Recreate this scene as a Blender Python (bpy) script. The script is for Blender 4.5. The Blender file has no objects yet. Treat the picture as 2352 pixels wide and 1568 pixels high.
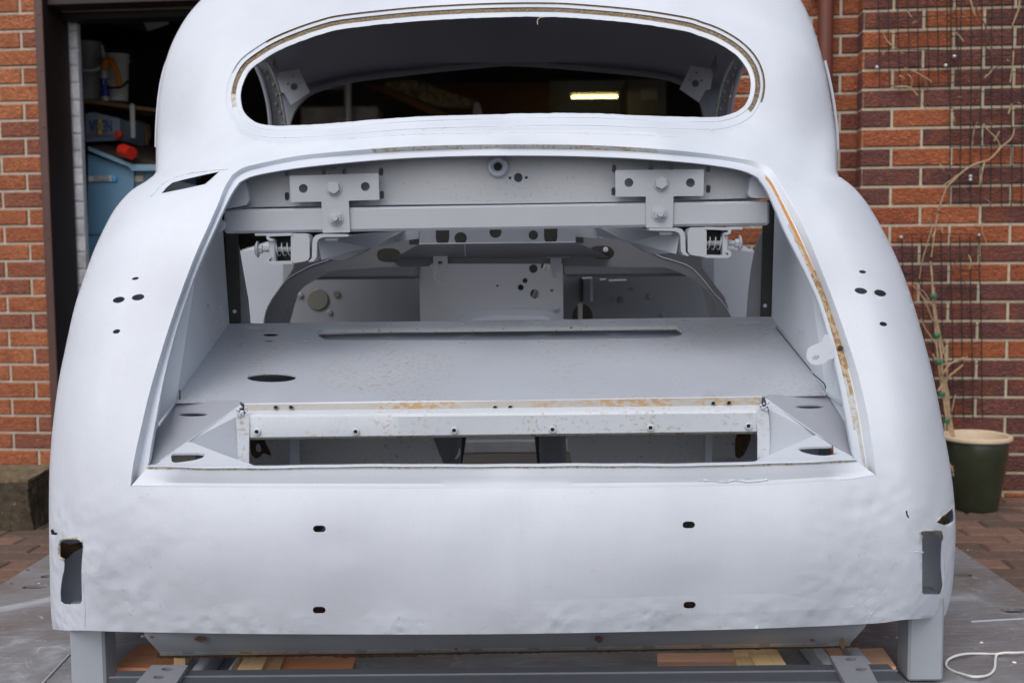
import bpy, math, random
import numpy as np
from mathutils import Vector, Matrix, noise
from mathutils.geometry import delaunay_2d_cdt
random.seed(7)
# ---------------------------------------------------------------- camera, light, exposure
F=2646.0; CX,CY=1176.0,784.0; PITCH=math.atan(216/2646); ROLL=0.009
CAM=Vector((0,0,1.0))
fw=Vector((0,math.cos(PITCH),-math.sin(PITCH))); up0=Vector((0,math.sin(PITCH),math.cos(PITCH))); r0=Vector((1,0,0))
RT=r0*math.cos(ROLL)-up0*math.sin(ROLL); UP=up0*math.cos(ROLL)+r0*math.sin(ROLL)
sc=bpy.context.scene
cd=bpy.data.cameras.new('Camera'); cam=bpy.data.objects.new('Camera',cd); sc.collection.objects.link(cam); sc.camera=cam
bk=-fw
cam.matrix_world=Matrix(((RT.x,UP.x,bk.x,CAM.x),(RT.y,UP.y,bk.y,CAM.y),(RT.z,UP.z,bk.z,CAM.z),(0,0,0,1)))
cd.sensor_width=36; cd.sensor_fit='HORIZONTAL'; cd.lens=36*F/2352; cd.clip_start=.05; cd.clip_end=200
cd.dof.use_dof=True; cd.dof.focus_distance=2.5; cd.dof.aperture_fstop=4.2
w=bpy.data.worlds.new('World'); sc.world=w; w.use_nodes=True; nt=w.node_tree
bg=nt.nodes['Background']; sk=nt.nodes.new('ShaderNodeTexSky'); sk.sky_type='NISHITA'; sk.sun_disc=False
SEL,SAZ=math.radians(52),math.radians(202)
sk.sun_elevation=SEL; sk.sun_rotation=SAZ; sk.air_density=1.0; sk.dust_density=4.0; sk.ozone_density=1.0
hs=nt.nodes.new('ShaderNodeHueSaturation'); hs.inputs['Saturation'].default_value=.52
nt.links.new(sk.outputs[0],hs.inputs['Color']); nt.links.new(hs.outputs[0],bg.inputs[0]); bg.inputs[1].default_value=.15
sd=bpy.data.lights.new('Sun','SUN'); sd.energy=.85; sd.angle=math.radians(75); sd.color=(1,.97,.93)
so=bpy.data.objects.new('Sun',sd); sc.collection.objects.link(so)
sdir=Vector((math.sin(SAZ)*math.cos(SEL),math.cos(SAZ)*math.cos(SEL),math.sin(SEL)))
so.rotation_euler=sdir.to_track_quat('Z','Y').to_euler()
sc.view_settings.view_transform='Standard'; sc.view_settings.look='None'; sc.view_settings.exposure=0.10; sc.view_settings.gamma=1
# ---------------------------------------------------------------- measuring: photo point -> place in the world
def ray(x,y): return RT*((x-CX)/F)+UP*((CY-y)/F)+fw
def P(x,y,Y): d=ray(x,y); return CAM+d*(Y/d.y)
def PZ(x,y,z): d=ray(x,y); return CAM+d*((z-CAM.z)/d.z)
def PPL(x,y,p,n): d=ray(x,y); return CAM+d*((p-CAM).dot(n)/d.dot(n))
def px(Y,n): return n*Y/F     # metres for n photo pixels at distance Y
# ---------------------------------------------------------------- scene helpers
COL=sc.collection
def root(name,label,cat,loc,group=None):
    o=bpy.data.objects.new(name,None); COL.objects.link(o); o.location=loc; o.empty_display_size=.1
    o['label']=label; o['category']=cat
    if group:o['group']=group
    return o
def tag(o,label=None,cat=None,group=None,kind=None):
    if label:o['label']=label
    if cat:o['category']=cat
    if group:o['group']=group
    if kind:o['kind']=kind
    return o
def wloc(o):
    v=Vector((0,0,0))
    while o is not None: v=v+o.location; o=o.parent
    return v
def mk(name,V,Fc,mats,parent=None,mi=None,smooth=True,ang=35,org=None,cols=None):
    o_=wloc(parent) if parent else Vector((0,0,0))
    base=Vector(org) if org is not None else (Vector((0,0,0)) if parent else (sum((Vector(v) for v in V),Vector())/len(V)))
    if org is None and not parent: base.z=min(v[2] for v in V)
    off=o_+(base if not parent else Vector((0,0,0)))
    me=bpy.data.meshes.new(name); me.from_pydata([(v[0]-off.x,v[1]-off.y,v[2]-off.z) for v in V],[],Fc)
    if not isinstance(mats,(list,tuple)): mats=[mats]
    for m in mats: me.materials.append(m)
    if mi is not None: me.polygons.foreach_set('material_index',mi)
    if smooth:
        me.polygons.foreach_set('use_smooth',[True]*len(me.polygons)); me.set_sharp_from_angle(angle=math.radians(ang))
    if cols is not None:
        a=me.color_attributes.new('col','FLOAT_COLOR','CORNER'); i=0; arr=[]
        for p,c in zip(me.polygons,cols): arr+= [c[0],c[1],c[2],1.0]*p.loop_total
        a.data.foreach_set('color',arr)
    me.update(); ob=bpy.data.objects.new(name,me); COL.objects.link(ob)
    if parent: ob.parent=parent
    else: ob.location=off
    return ob
SPLIT={'scuttle_rail','clamp_jaw','tie','arch_lip','oval_backing','bright_edge','bright_tube','grommet','blanking_disc','tray_rib','fold_edge','seam_bead','seam_gap','rivet','spot_weld','cabin_floor','rule','pedal_bracket','weld_lump','bolt_row','edge_rail'}
class MB:
    def __init__(s): s.V=[];s.F=[];s.M=[];s.C=[]
    def add(s,V,Fc,m=0,c=(1,1,1)):
        b=len(s.V); s.V+= [tuple(v) for v in V]; s.F+=[tuple(i+b for i in f) for f in Fc]; s.M+=[m]*len(Fc); s.C+=[c]*len(Fc)
    def box(s,x0,x1,y0,y1,z0,z1,m=0,bev=0):
        if bev>0: return s.hexa([Vector(p) for p in ((x0,y0,z0),(x1,y0,z0),(x1,y1,z0),(x0,y1,z0),(x0,y0,z1),(x1,y0,z1),(x1,y1,z1),(x0,y1,z1))],m,bev)
        V=[(x,y,z) for z in (z0,z1) for y in (y0,y1) for x in (x0,x1)]
        s.add(V,[(0,2,3,1),(4,5,7,6),(0,1,5,4),(2,6,7,3),(0,4,6,2),(1,3,7,5)],m)
    def hexa(s,c,m=0,bev=0.002):
        # eight corners (bottom 4 ccw, top 4 ccw) with chamfered edges
        c=[Vector(p) for p in c]; faces=[(0,3,2,1),(4,5,6,7),(0,1,5,4),(1,2,6,5),(2,3,7,6),(3,0,4,7)]
        V=[];idx={}
        for fi,f in enumerate(faces):
            ctr=sum((c[i] for i in f),Vector())/4
            for k,i in enumerate(f):
                a=c[f[k-1]]-c[i]; b=c[f[(k+1)%4]]-c[i]
                p=c[i]+a.normalized()*min(bev,a.length*.4)+b.normalized()*min(bev,b.length*.4)
                idx[(fi,i)]=len(V); V.append(p)
        Fs=[tuple(idx[(fi,i)] for i in f) for fi,f in enumerate(faces)]
        for fi,f in enumerate(faces):
            for k in range(4):
                i,j=f[k],f[(k+1)%4]
                for fj in range(fi+1,6):
                    g=faces[fj]
                    if i in g and j in g: Fs.append((idx[(fi,j)],idx[(fi,i)],idx[(fj,i)],idx[(fj,j)]))
        for i in range(8):
            fs=[fi for fi in range(6) if i in faces[fi]]
            Fs.append(tuple(idx[(fi,i)] for fi in fs))
        s.add(V,Fs,m)
    def tube(s,pts,r,n=6,m=0,cap=True):
        pts=[Vector(p) for p in pts]; V=[];Fs=[]; N=len(pts)
        rr=r if isinstance(r,(list,tuple)) else [r]*N
        t0=(pts[1]-pts[0]).normalized(); a=t0.orthogonal().normalized()
        for i,p in enumerate(pts):
            t=(pts[min(i+1,N-1)]-pts[max(i-1,0)]).normalized(); a=(a-t*a.dot(t)).normalized(); b=t.cross(a)
            for k in range(n):
                q=2*math.pi*k/n; V.append(p+(a*math.cos(q)+b*math.sin(q))*rr[i])
        for i in range(N-1):
            for k in range(n): Fs.append((i*n+k,i*n+(k+1)%n,(i+1)*n+(k+1)%n,(i+1)*n+k))
        if cap: Fs.append(tuple(range(n))[::-1]); Fs.append(tuple((N-1)*n+k for k in range(n)))
        s.add(V,Fs,m)
    def lathe(s,c,prof,axis=Vector((0,0,1)),n=24,m=0):
        c=Vector(c); axis=Vector(axis).normalized(); a=axis.orthogonal().normalized(); b=axis.cross(a); V=[];Fs=[]
        for (r,h) in prof:
            for k in range(n):
                q=2*math.pi*k/n; V.append(c+axis*h+(a*math.cos(q)+b*math.sin(q))*max(r,1e-5))
        for i in range(len(prof)-1):
            for k in range(n): Fs.append((i*n+k,i*n+(k+1)%n,(i+1)*n+(k+1)%n,(i+1)*n+k))
        s.add(V,Fs,m)
    def build(s,name,mats,parent=None,**k):
        if name in SPLIT:
            par=list(range(len(s.V)))
            def fd(a):
                while par[a]!=a: par[a]=par[par[a]]; a=par[a]
                return a
            for f in s.F:
                for v in f[1:]: par[fd(v)]=fd(f[0])
            gr={}
            for i,f in enumerate(s.F): gr.setdefault(fd(f[0]),[]).append(i)
            if len(gr)>1:
                for g_ in gr.values():
                    used=sorted({v for i in g_ for v in s.F[i]}); mp={v:j for j,v in enumerate(used)}
                    last=mk(name,[s.V[v] for v in used],[tuple(mp[v] for v in s.F[i]) for i in g_],mats,parent,mi=[s.M[i] for i in g_])
                return last
        return mk(name,s.V,s.F,mats,parent,mi=s.M,cols=(s.C if k.pop('usecol',False) else None),**k)
def cr(pts,closed=False,step=8):
    """smooth curve through points"""
    P_=[np.array(p,float) for p in pts]; n=len(P_); out=[]
    for i in range(n if closed else n-1):
        p0=P_[(i-1)%n] if closed or i>0 else 2*P_[0]-P_[1]
        p1=P_[i]; p2=P_[(i+1)%n]
        p3=P_[(i+2)%n] if closed or i+2<n else 2*P_[-1]-P_[-2]
        k=max(1,int(np.linalg.norm((p2-p1)[:2])/step))
        for j in range(k):
            t=j/k; out.append(tuple(.5*((2*p1)+(-p0+p2)*t+(2*p0-5*p1+4*p2-p3)*t*t+(-p0+3*p1-3*p2+p3)*t**3)))
    if not closed: out.append(tuple(P_[-1]))
    return out
def dens(pts,step=10):
    out=[];n=len(pts)
    for i in range(n):
        a=np.array(pts[i],float);b=np.array(pts[(i+1)%n],float);k=max(1,int(np.linalg.norm(b-a)/step))
        for j in range(k): out.append(tuple(a+(b-a)*j/k))
    return out
def ell(x,y,w,h,rot=0,n=20):
    r=math.radians(rot); o=[]
    for k in range(n):
        q=2*math.pi*k/n; a=w/2*math.cos(q); b=h/2*math.sin(q); o.append((x+a*math.cos(r)-b*math.sin(r),y+a*math.sin(r)+b*math.cos(r)))
    return o
def slot(x,y,w,h,rot=0,n=6):
    o=[];r=min(w,h)/2;R_=math.radians(rot)
    if w>=h: cs=[(w/2-r,0,-90),(-(w/2-r),0,90)]
    else: cs=[(0,h/2-r,0),(0,-(h/2-r),180)]
    for cx,cy,s0 in cs:
        for k in range(n+1):
            q=math.radians(s0+180*k/n); a=cx+r*math.cos(q); b=cy+r*math.sin(q)
            o.append((x+a*math.cos(R_)-b*math.sin(R_),y+a*math.sin(R_)+b*math.cos(R_)))
    return o
def pip(pts,poly):
    x=pts[:,0];y=pts[:,1];ins=np.zeros(len(pts),bool);q=np.array(poly);n=len(q);j=n-1
    for i in range(n):
        c=((q[i,1]>y)!=(q[j,1]>y))
        with np.errstate(divide='ignore',invalid='ignore'):
            c&=(x<(q[j,0]-q[i,0])*(y-q[i,1])/(q[j,1]-q[i,1]+1e-12)+q[i,0])
        ins^=c;j=i
    return ins
def tri(outer,holes=(),grid=None,extra=None):
    pts=[];ed=[]
    for lp in [outer]+list(holes):
        b=len(pts); pts+= [tuple(map(float,p[:2])) for p in lp]; n=len(lp); ed+=[(b+i,b+(i+1)%n) for i in range(n)]
    bd=np.array(pts)
    if grid:
        x0,y0=np.array(outer)[:,:2].min(0);x1,y1=np.array(outer)[:,:2].max(0)
        g=[(x,y) for iy,y in enumerate(np.arange(y0+grid*.5,y1,grid*.87)) for x in np.arange(x0+(grid*.5 if iy%2 else grid*.1),x1,grid)]
        g=np.array(g) if g else np.zeros((0,2))
        if len(g):
            k=pip(g,outer)
            for h in holes: k&=~pip(g,h)
            g=g[k]; keep=np.ones(len(g),bool)
            for s in range(0,len(g),2000):
                d=((g[s:s+2000,None,:]-bd[None])**2).sum(2).min(1); keep[s:s+2000]=d>(grid*.35)**2
            g=g[keep]
            if extra is not None and len(extra):
                e=np.array(extra); keep=np.ones(len(g),bool)
                for s in range(0,len(g),2000):
                    d=((g[s:s+2000,None,:]-e[None])**2).sum(2).min(1); keep[s:s+2000]=d>(grid*.4)**2
                g=g[keep]
            pts+= [tuple(p) for p in g]
    if extra is not None and len(extra):
        e=np.array(extra); k=pip(e,outer)
        for h in holes: k&=~pip(e,h)
        e=e[k]
        pts+= [tuple(p) for p in e]
    r=delaunay_2d_cdt([Vector(p) for p in pts],ed,[],0,1e-4)
    V=np.array([(v.x,v.y) for v in r[0]]); T=np.array([f for f in r[2] if len(f)==3])
    c=V[T].mean(1); k=pip(c,outer)
    for h in holes: k&=~pip(c,h)
    return V,T[k]
def plate(name,outer,M,mat,parent,holes=(),thick=(0,.003,0),grid=None,extra=None,build=True,m=0,smooth=True,ang=35):
    """sheet whose outline is laid on surface M(x,y)->point, with holes and a real thickness"""
    V2,T=tri(outer,holes,grid,extra); th=Vector(thick)
    A=[Vector(M(x,y)) for x,y in V2]; n=len(A); V=A+[a+th for a in A]
    Fs=[];cnt={}
    for t in T:
        a,b,c=[int(i) for i in t]
        # orient the front to face away from the thickness
        nn=(A[b]-A[a]).cross(A[c]-A[a])
        if nn.dot(th)>0: b,c=c,b
        Fs.append((a,b,c)); Fs.append((c+n,b+n,a+n))
        for e in ((a,b),(b,c),(c,a)):
            k=(min(e),max(e)); cnt.setdefault(k,[]).append(e)
    for k,e in cnt.items():
        if len(e)==1: a,b=e[0]; Fs.append((b,a,a+n,b+n))
    if not build: return V,Fs
    return mk(name,V,Fs,mat,parent,smooth=smooth,ang=ang)
def flat(Y): return lambda x,y:P(x,y,Y)
def onplane(*pts):
    a,b,c=[P(*p) for p in pts]; n=(b-a).cross(c-a).normalized()
    return lambda x,y:PPL(x,y,a,n)
def strip(lines,mats,name,parent,mi=None,ang=30):
    """skin a row of equal-length 3D polylines"""
    n=len(lines[0]); V=[p for l in lines for p in l];Fs=[];M=[]
    for i in range(len(lines)-1):
        for k in range(n-1):
            Fs.append((i*n+k,i*n+k+1,(i+1)*n+k+1,(i+1)*n+k)); M.append(mi(i,k) if mi else 0)
    return mk(name,V,Fs,mats,parent,mi=M,ang=ang)
# ---------------------------------------------------------------- materials
def newmat(name):
    m=bpy.data.materials.new(name); m.use_nodes=True; return m,m.node_tree,m.node_tree.nodes['Principled BSDF']
def N(nt,t,**k):
    n=nt.nodes.new(t)
    for a,b in k.items(): setattr(n,a,b)
    return n
def nz(nt,scale,detail=4,rough=.6,vec=None,dist=0):
    n=N(nt,'ShaderNodeTexNoise'); n.inputs['Scale'].default_value=scale; n.inputs['Detail'].default_value=detail; n.inputs['Roughness'].default_value=rough; n.inputs['Distortion'].default_value=dist
    if vec: nt.links.new(vec,n.inputs['Vector'])
    return n
def ramp(nt,fac,stops):
    r=N(nt,'ShaderNodeValToRGB'); e=r.color_ramp.elements
    while len(e)<len(stops): e.new(.5)
    for i,(p,c) in enumerate(stops): e[i].position=p; e[i].color=(c,c,c,1) if not isinstance(c,tuple) else (*c,1)
    nt.links.new(fac,r.inputs[0]); return r
def mix(nt,fac,a,b,bt='MIX'):
    m=N(nt,'ShaderNodeMixRGB',blend_type=bt)
    for s,v in ((0,fac),(1,a),(2,b)):
        if isinstance(v,(int,float)): m.inputs[s].default_value=v
        elif isinstance(v,tuple): m.inputs[s].default_value=(*v,1)
        else: nt.links.new(v,m.inputs[s])
    return m.outputs[0]
def bump(nt,b,h,dist=.001,st=.5):
    n=N(nt,'ShaderNodeBump'); n.inputs['Distance'].default_value=dist; n.inputs['Strength'].default_value=st
    nt.links.new(h,n.inputs['Height']); nt.links.new(n.outputs[0],b.inputs['Normal'])
def simple(name,c,rough=.6,metal=0,var=.12,scale=30,bmp=0,bscale=200,spec=.5):
    m,nt,b=newmat(name); tc=N(nt,'ShaderNodeTexCoord').outputs['Object']
    n=nz(nt,scale,5,.6,tc); r=ramp(nt,n.outputs[0],[(.3,1-var),(.7,1+var*.5)])
    nt.links.new(mix(nt,1,c,r.outputs[0],'MULTIPLY'),b.inputs['Base Color'])
    b.inputs['Roughness'].default_value=rough; b.inputs['Metallic'].default_value=metal; b.inputs['Specular IOR Level'].default_value=spec
    if bmp: bump(nt,b,nz(nt,bscale,4,.6,tc).outputs[0],bmp,1)
    return m
RUST=(.34,.235,.10)
def paint(name,c=(.50,.535,.60),body=False,spots=0.0,spot_scale=90,rust=RUST,rough=.42,smear=.05,stretch=(1,1,1),patch=(.45,.62),thr=.62):
    """primer; spots = amount of rust speckle"""
    m,nt,b=newmat(name); tcn=N(nt,'ShaderNodeTexCoord'); tc=tcn.outputs['Object']
    big=nz(nt,3.2,5,.55,tc,.6); r=ramp(nt,big.outputs[0],[(.3,1-smear),(.7,1+smear)])
    col=mix(nt,1,c,r.outputs[0],'MULTIPLY')
    fine=nz(nt,420,2,.5,tc); r2=ramp(nt,fine.outputs[0],[(.3,.97),(.7,1.03)]); col=mix(nt,1,col,r2.outputs[0],'MULTIPLY')
    if spots>0:
        mp=N(nt,'ShaderNodeMapping'); mp.inputs['Scale'].default_value=stretch; nt.links.new(tc,mp.inputs[0])
        s1=nz(nt,spot_scale,3,.65,mp.outputs[0]); s2=nz(nt,6,4,.6,tc,.3)
        a=ramp(nt,s1.outputs[0],[(thr,0.0),(thr+.06,1.0)]); p=ramp(nt,s2.outputs[0],[(patch[0],.12),(patch[1],1.0)])
        mm=N(nt,'ShaderNodeMath',operation='MULTIPLY'); nt.links.new(a.outputs[0],mm.inputs[0]); nt.links.new(p.outputs[0],mm.inputs[1])
        m2=N(nt,'ShaderNodeMath',operation='MULTIPLY'); nt.links.new(mm.outputs[0],m2.inputs[0]); m2.inputs[1].default_value=spots
        col=mix(nt,m2.outputs[0],col,rust)
    if body:
        mp2=N(nt,'ShaderNodeMapping'); mp2.inputs['Scale'].default_value=(9,9,1.3); nt.links.new(tc,mp2.inputs[0])
        st=nz(nt,1.6,7,.7,mp2.outputs[0],.4); rs_=ramp(nt,st.outputs[0],[(.35,.98),(.6,1.01)]); col=mix(nt,1,col,rs_.outputs[0],'MULTIPLY')
        sx=N(nt,'ShaderNodeSeparateXYZ'); nt.links.new(tc,sx.inputs[0])
        ab=N(nt,'ShaderNodeMath',operation='ABSOLUTE'); nt.links.new(sx.outputs[0],ab.inputs[0])
        mx_=N(nt,'ShaderNodeMapRange'); mx_.inputs[1].default_value=.50; mx_.inputs[2].default_value=.68; nt.links.new(ab.outputs[0],mx_.inputs[0])
        mz=N(nt,'ShaderNodeMapRange'); mz.inputs[1].default_value=.27; mz.inputs[2].default_value=.17; nt.links.new(sx.outputs[2],mz.inputs[0])
        mlow=N(nt,'ShaderNodeMapRange'); mlow.inputs[1].default_value=.045; mlow.inputs[2].default_value=.005; nt.links.new(sx.outputs[2],mlow.inputs[0])
        mk1=N(nt,'ShaderNodeMath',operation='MULTIPLY'); nt.links.new(mx_.outputs[0],mk1.inputs[0]); nt.links.new(mz.outputs[0],mk1.inputs[1])
        mk2=N(nt,'ShaderNodeMath',operation='MAXIMUM'); nt.links.new(mk1.outputs[0],mk2.inputs[0]); nt.links.new(mlow.outputs[0],mk2.inputs[1])
        v=N(nt,'ShaderNodeTexVoronoi',feature='SMOOTH_F1'); v.inputs['Scale'].default_value=38; nt.links.new(tc,v.inputs[0])
        n5=nz(nt,11,5,.6,tc,1.2); hh=mix(nt,.45,v.outputs[0],n5.outputs[0])
        wz=nz(nt,5,2,.5,tc); wr=ramp(nt,wz.outputs[0],[(.42,0.0),(.6,1.0)])
        mk3=N(nt,'ShaderNodeMath',operation='MULTIPLY'); nt.links.new(mk2.outputs[0],mk3.inputs[0]); nt.links.new(wr.outputs[0],mk3.inputs[1])
        hm=N(nt,'ShaderNodeMath',operation='MULTIPLY'); nt.links.new(hh,hm.inputs[0]); nt.links.new(mk3.outputs[0],hm.inputs[1])
        bump_extra=hm.outputs[0]
        g1=nz(nt,34,6,.75,tc,.6); gr=ramp(nt,g1.outputs[0],[(.60,0.0),(.70,.55)]); gm_=N(nt,'ShaderNodeMath',operation='MULTIPLY'); nt.links.new(gr.outputs[0],gm_.inputs[0]); nt.links.new(mk2.outputs[0],gm_.inputs[1])
        col=mix(nt,gm_.outputs[0],col,(.42,.38,.27))
    nt.links.new(col,b.inputs['Base Color'])
    rr=ramp(nt,big.outputs[0],[(.3,rough-.05),(.7,rough+.08)]); nt.links.new(rr.outputs[0],b.inputs['Roughness'])
    b.inputs['Specular IOR Level'].default_value=.45
    h=nz(nt,22,3,.5,tc); bump(nt,b,h.outputs[0],.0006,.35)
    if body:
        bn=N(nt,'ShaderNodeBump'); bn.inputs['Distance'].default_value=.0085; bn.inputs['Strength'].default_value=.8; nt.links.new(bump_extra,bn.inputs['Height'])
        old=b.inputs['Normal'].links[0].from_node; nt.links.new(old.outputs[0],bn.inputs['Normal']); nt.links.new(bn.outputs[0],b.inputs['Normal'])
    return m
M_shell=paint('shell_primer',(.60,.64,.715),body=True,spots=.4,spot_scale=70,thr=.67,patch=(.5,.7),rough=.52)
M_body=paint('primer',(.58,.625,.70),spots=.45,spot_scale=70,thr=.67,patch=(.5,.7))
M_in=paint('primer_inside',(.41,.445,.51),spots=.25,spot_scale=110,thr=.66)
M_fix=paint('fixture_paint',(.38,.40,.445),smear=.04,rough=.38)
M_wing_lit=paint('primer_wing_lit',(.66,.71,.78),spots=.25,spot_scale=140,thr=.64)  # same primer as the body, lightened to brighten the shaded boot walls
M_brownr=paint('brown_rust_channel',(.42,.35,.24),spots=.9,spot_scale=90,thr=.47,rust=(.27,.15,.06),patch=(.2,.45),rough=.8)
M_shaded2=paint('primer_cabin_shaded',(.17,.18,.205))  # same primer darkened further, with the cabin shade in its colour
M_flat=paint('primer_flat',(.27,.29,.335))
M_shaded=paint('primer_shaded',(.27,.285,.32),spots=.2,spot_scale=60,thr=.66)  # body primer darkened, so shade on valance and inner parts is in the colour
M_floor=paint('primer_floor_rusted',(.39,.425,.49),spots=.85,spot_scale=170,thr=.565,stretch=(.55,1.3,1),patch=(.45,.62))
M_rail=paint('primer_rail_rusted',(.56,.60,.66),spots=.6,spot_scale=110,thr=.57,patch=(.42,.62))
M_panel=paint('primer_panel_rusted',(.38,.40,.44),spots=.8,spot_scale=150,thr=.60,patch=(.38,.56))
M_under=paint('primer_underside_rusted',(.60,.63,.66),spots=.9,spot_scale=130,thr=.60,rust=(.26,.15,.06),patch=(.40,.6))
M_rustg=paint('rusted_channel',(.25,.22,.16),spots=1,spot_scale=330,thr=.46,rust=(.10,.052,.018),patch=(.1,.3),rough=.8)
M_orange=paint('orange_rust',(.50,.22,.055),spots=.8,spot_scale=120,thr=.47,rust=(.44,.38,.28),rough=.8)
M_rustl=paint('rusted_lip',(.47,.48,.48),spots=.9,spot_scale=120,thr=.50,patch=(.4,.55))
M_rail2=paint('rail_step_rusted',(.33,.33,.32),spots=1,spot_scale=95,thr=.47,rust=(.33,.20,.085),patch=(.42,.58),stretch=(.6,1,1))
M_rdark=simple('dark_rust',(.09,.055,.03),.9,var=.5,scale=80,bmp=.002)
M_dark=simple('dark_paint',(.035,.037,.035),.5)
M_beam=simple('dark_steel_paint',(.04,.044,.054),.5,var=.1)
M_post=paint('post_paint',(.30,.325,.365),spots=.5,spot_scale=60,thr=.66)
M_mount=simple('mount_paint',(.16,.165,.185),.4,var=.1)
M_brown=simple('brown_frame',(.022,.010,.009),.6,var=.15)
M_brown_f=simple('brown_frame_face',(.09,.042,.036),.45,var=.15,scale=12)
M_pipe=simple('brown_plastic',(.13,.035,.022),.35,var=.08)
M_wire=simple('black_wire',(.02,.014,.014),.6)
M_twig=simple('dry_twig',(.42,.30,.18),.8,var=.35,scale=60)
M_twigd=simple('dark_twig',(.12,.06,.045),.8,var=.3,scale=60)
M_tie=simple('green_tie',(.03,.16,.09),.5)
M_zinc=simple('zinc',(.6,.62,.64),.3,metal=.8)
M_white=simple('white_plastic',(.72,.72,.70),.5,var=.06)
M_black=simple('black_void_paint',(.008,.008,.01),.7)
M_wood=simple('shelf_wood',(.30,.17,.07),.7,var=.3,scale=20)
M_blue=simple('blue_cabinet_paint',(.17,.34,.50),.4,var=.08,scale=6)
M_grey=simple('grey_box_paint',(.22,.27,.34),.5)
M_red=simple('red_plastic',(.65,.03,.015),.35,var=.05)
M_orp=simple('orange_hose',(.65,.22,.02),.4,var=.05)
M_lblue=simple('blue_print',(.02,.04,.30),.5,var=.05)
M_yel=simple('yellow_print',(.6,.48,.03),.5,var=.05)
M_tcl=simple('cloudy_plastic',(.50,.52,.52),.4,var=.1)
M_cream=simple('cream_glaze',(.62,.50,.36),.35,var=.12,scale=8)
M_green=simple('dark_green_glaze',(.035,.042,.025),.3,var=.35,scale=9)
M_card=simple('cardboard',(.26,.15,.08),.8)
def mat_brick():
    m,nt,b=newmat('brick'); tc=N(nt,'ShaderNodeTexCoord').outputs['Object']; at=N(nt,'ShaderNodeAttribute',attribute_name='col')
    mp=N(nt,'ShaderNodeMapping'); mp.inputs['Scale'].default_value=(1,1,2.2); nt.links.new(tc,mp.inputs[0])
    n=nz(nt,38,6,.65,mp.outputs[0],1.2); r=ramp(nt,n.outputs[0],[(.28,.42),(.5,1.0),(.72,1.3)])
    c=mix(nt,1,at.outputs['Color'],r.outputs[0],'MULTIPLY')
    n2=nz(nt,9,4,.6,tc); r2=ramp(nt,n2.outputs[0],[(.5,0.0),(.68,.55)]); c=mix(nt,r2.outputs[0],c,(.30,.085,.03))
    nt.links.new(c,b.inputs['Base Color']); b.inputs['Roughness'].default_value=.85
    w_=N(nt,'ShaderNodeTexWave'); w_.bands_direction='Z'; w_.inputs['Scale'].default_value=22; w_.inputs['Distortion'].default_value=14; w_.inputs['Detail'].default_value=3; w_.inputs['Detail Scale'].default_value=2.5
    nt.links.new(tc,w_.inputs[0]); hh=mix(nt,.5,n.outputs[0],w_.outputs[0]); bump(nt,b,hh,.010,1)
    return m
def mat_mortar(name,c):
    m,nt,b=newmat(name); tc=N(nt,'ShaderNodeTexCoord').outputs['Object']
    n=nz(nt,60,6,.7,tc); r=ramp(nt,n.outputs[0],[(.3,.75),(.7,1.1)]); nt.links.new(mix(nt,1,c,r.outputs[0],'MULTIPLY'),b.inputs['Base Color'])
    b.inputs['Roughness'].default_value=.95; bump(nt,b,n.outputs[0],.003,1); return m
M_brick=mat_brick(); M_mort=mat_mortar('mortar_tan',(.52,.47,.35)); M_mort2=mat_mortar('mortar_grey',(.52,.48,.40)); M_pj=mat_mortar('paver_joint',(.05,.035,.025))
def mat_col(name,scale,rough,bm):
    m,nt,b=newmat(name); tc=N(nt,'ShaderNodeTexCoord').outputs['Object']; at=N(nt,'ShaderNodeAttribute',attribute_name='col')
    n=nz(nt,scale,6,.75,tc); r=ramp(nt,n.outputs[0],[(.3,.6),(.7,1.25)]); nt.links.new(mix(nt,1,at.outputs['Color'],r.outputs[0],'MULTIPLY'),b.inputs['Base Color'])
    b.inputs['Roughness'].default_value=rough; bump(nt,b,n.outputs[0],bm,1); return m
M_paver=mat_col('paver',70,.9,.003); M_wbrick=mat_col('white_painted_brick',14,.6,.003)
def mat_conc():
    m,nt,b=newmat('mossy_concrete'); tc=N(nt,'ShaderNodeTexCoord').outputs['Object']
    n=nz(nt,14,6,.7,tc); r=ramp(nt,n.outputs[0],[(.3,(.030,.024,.014)),(.5,(.07,.055,.035)),(.72,(.15,.12,.08))])
    v=N(nt,'ShaderNodeTexVoronoi'); v.inputs['Scale'].default_value=75; nt.links.new(tc,v.inputs[0]); rr=ramp(nt,v.outputs[0],[(.10,1.0),(.2,0.0)])
    n2=nz(nt,30,2,.5,tc); r3=ramp(nt,n2.outputs[0],[(.5,0.0),(.6,1.0)]); mm=N(nt,'ShaderNodeMath',operation='MULTIPLY'); nt.links.new(rr.outputs[0],mm.inputs[0]); nt.links.new(r3.outputs[0],mm.inputs[1])
    nt.links.new(mix(nt,mm.outputs[0],r.outputs[0],(.36,.32,.26)),b.inputs['Base Color']); b.inputs['Roughness'].default_value=.95
    bump(nt,b,nz(nt,60,6,.75,tc).outputs[0],.012,1); return m
M_conc=mat_conc()
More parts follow.
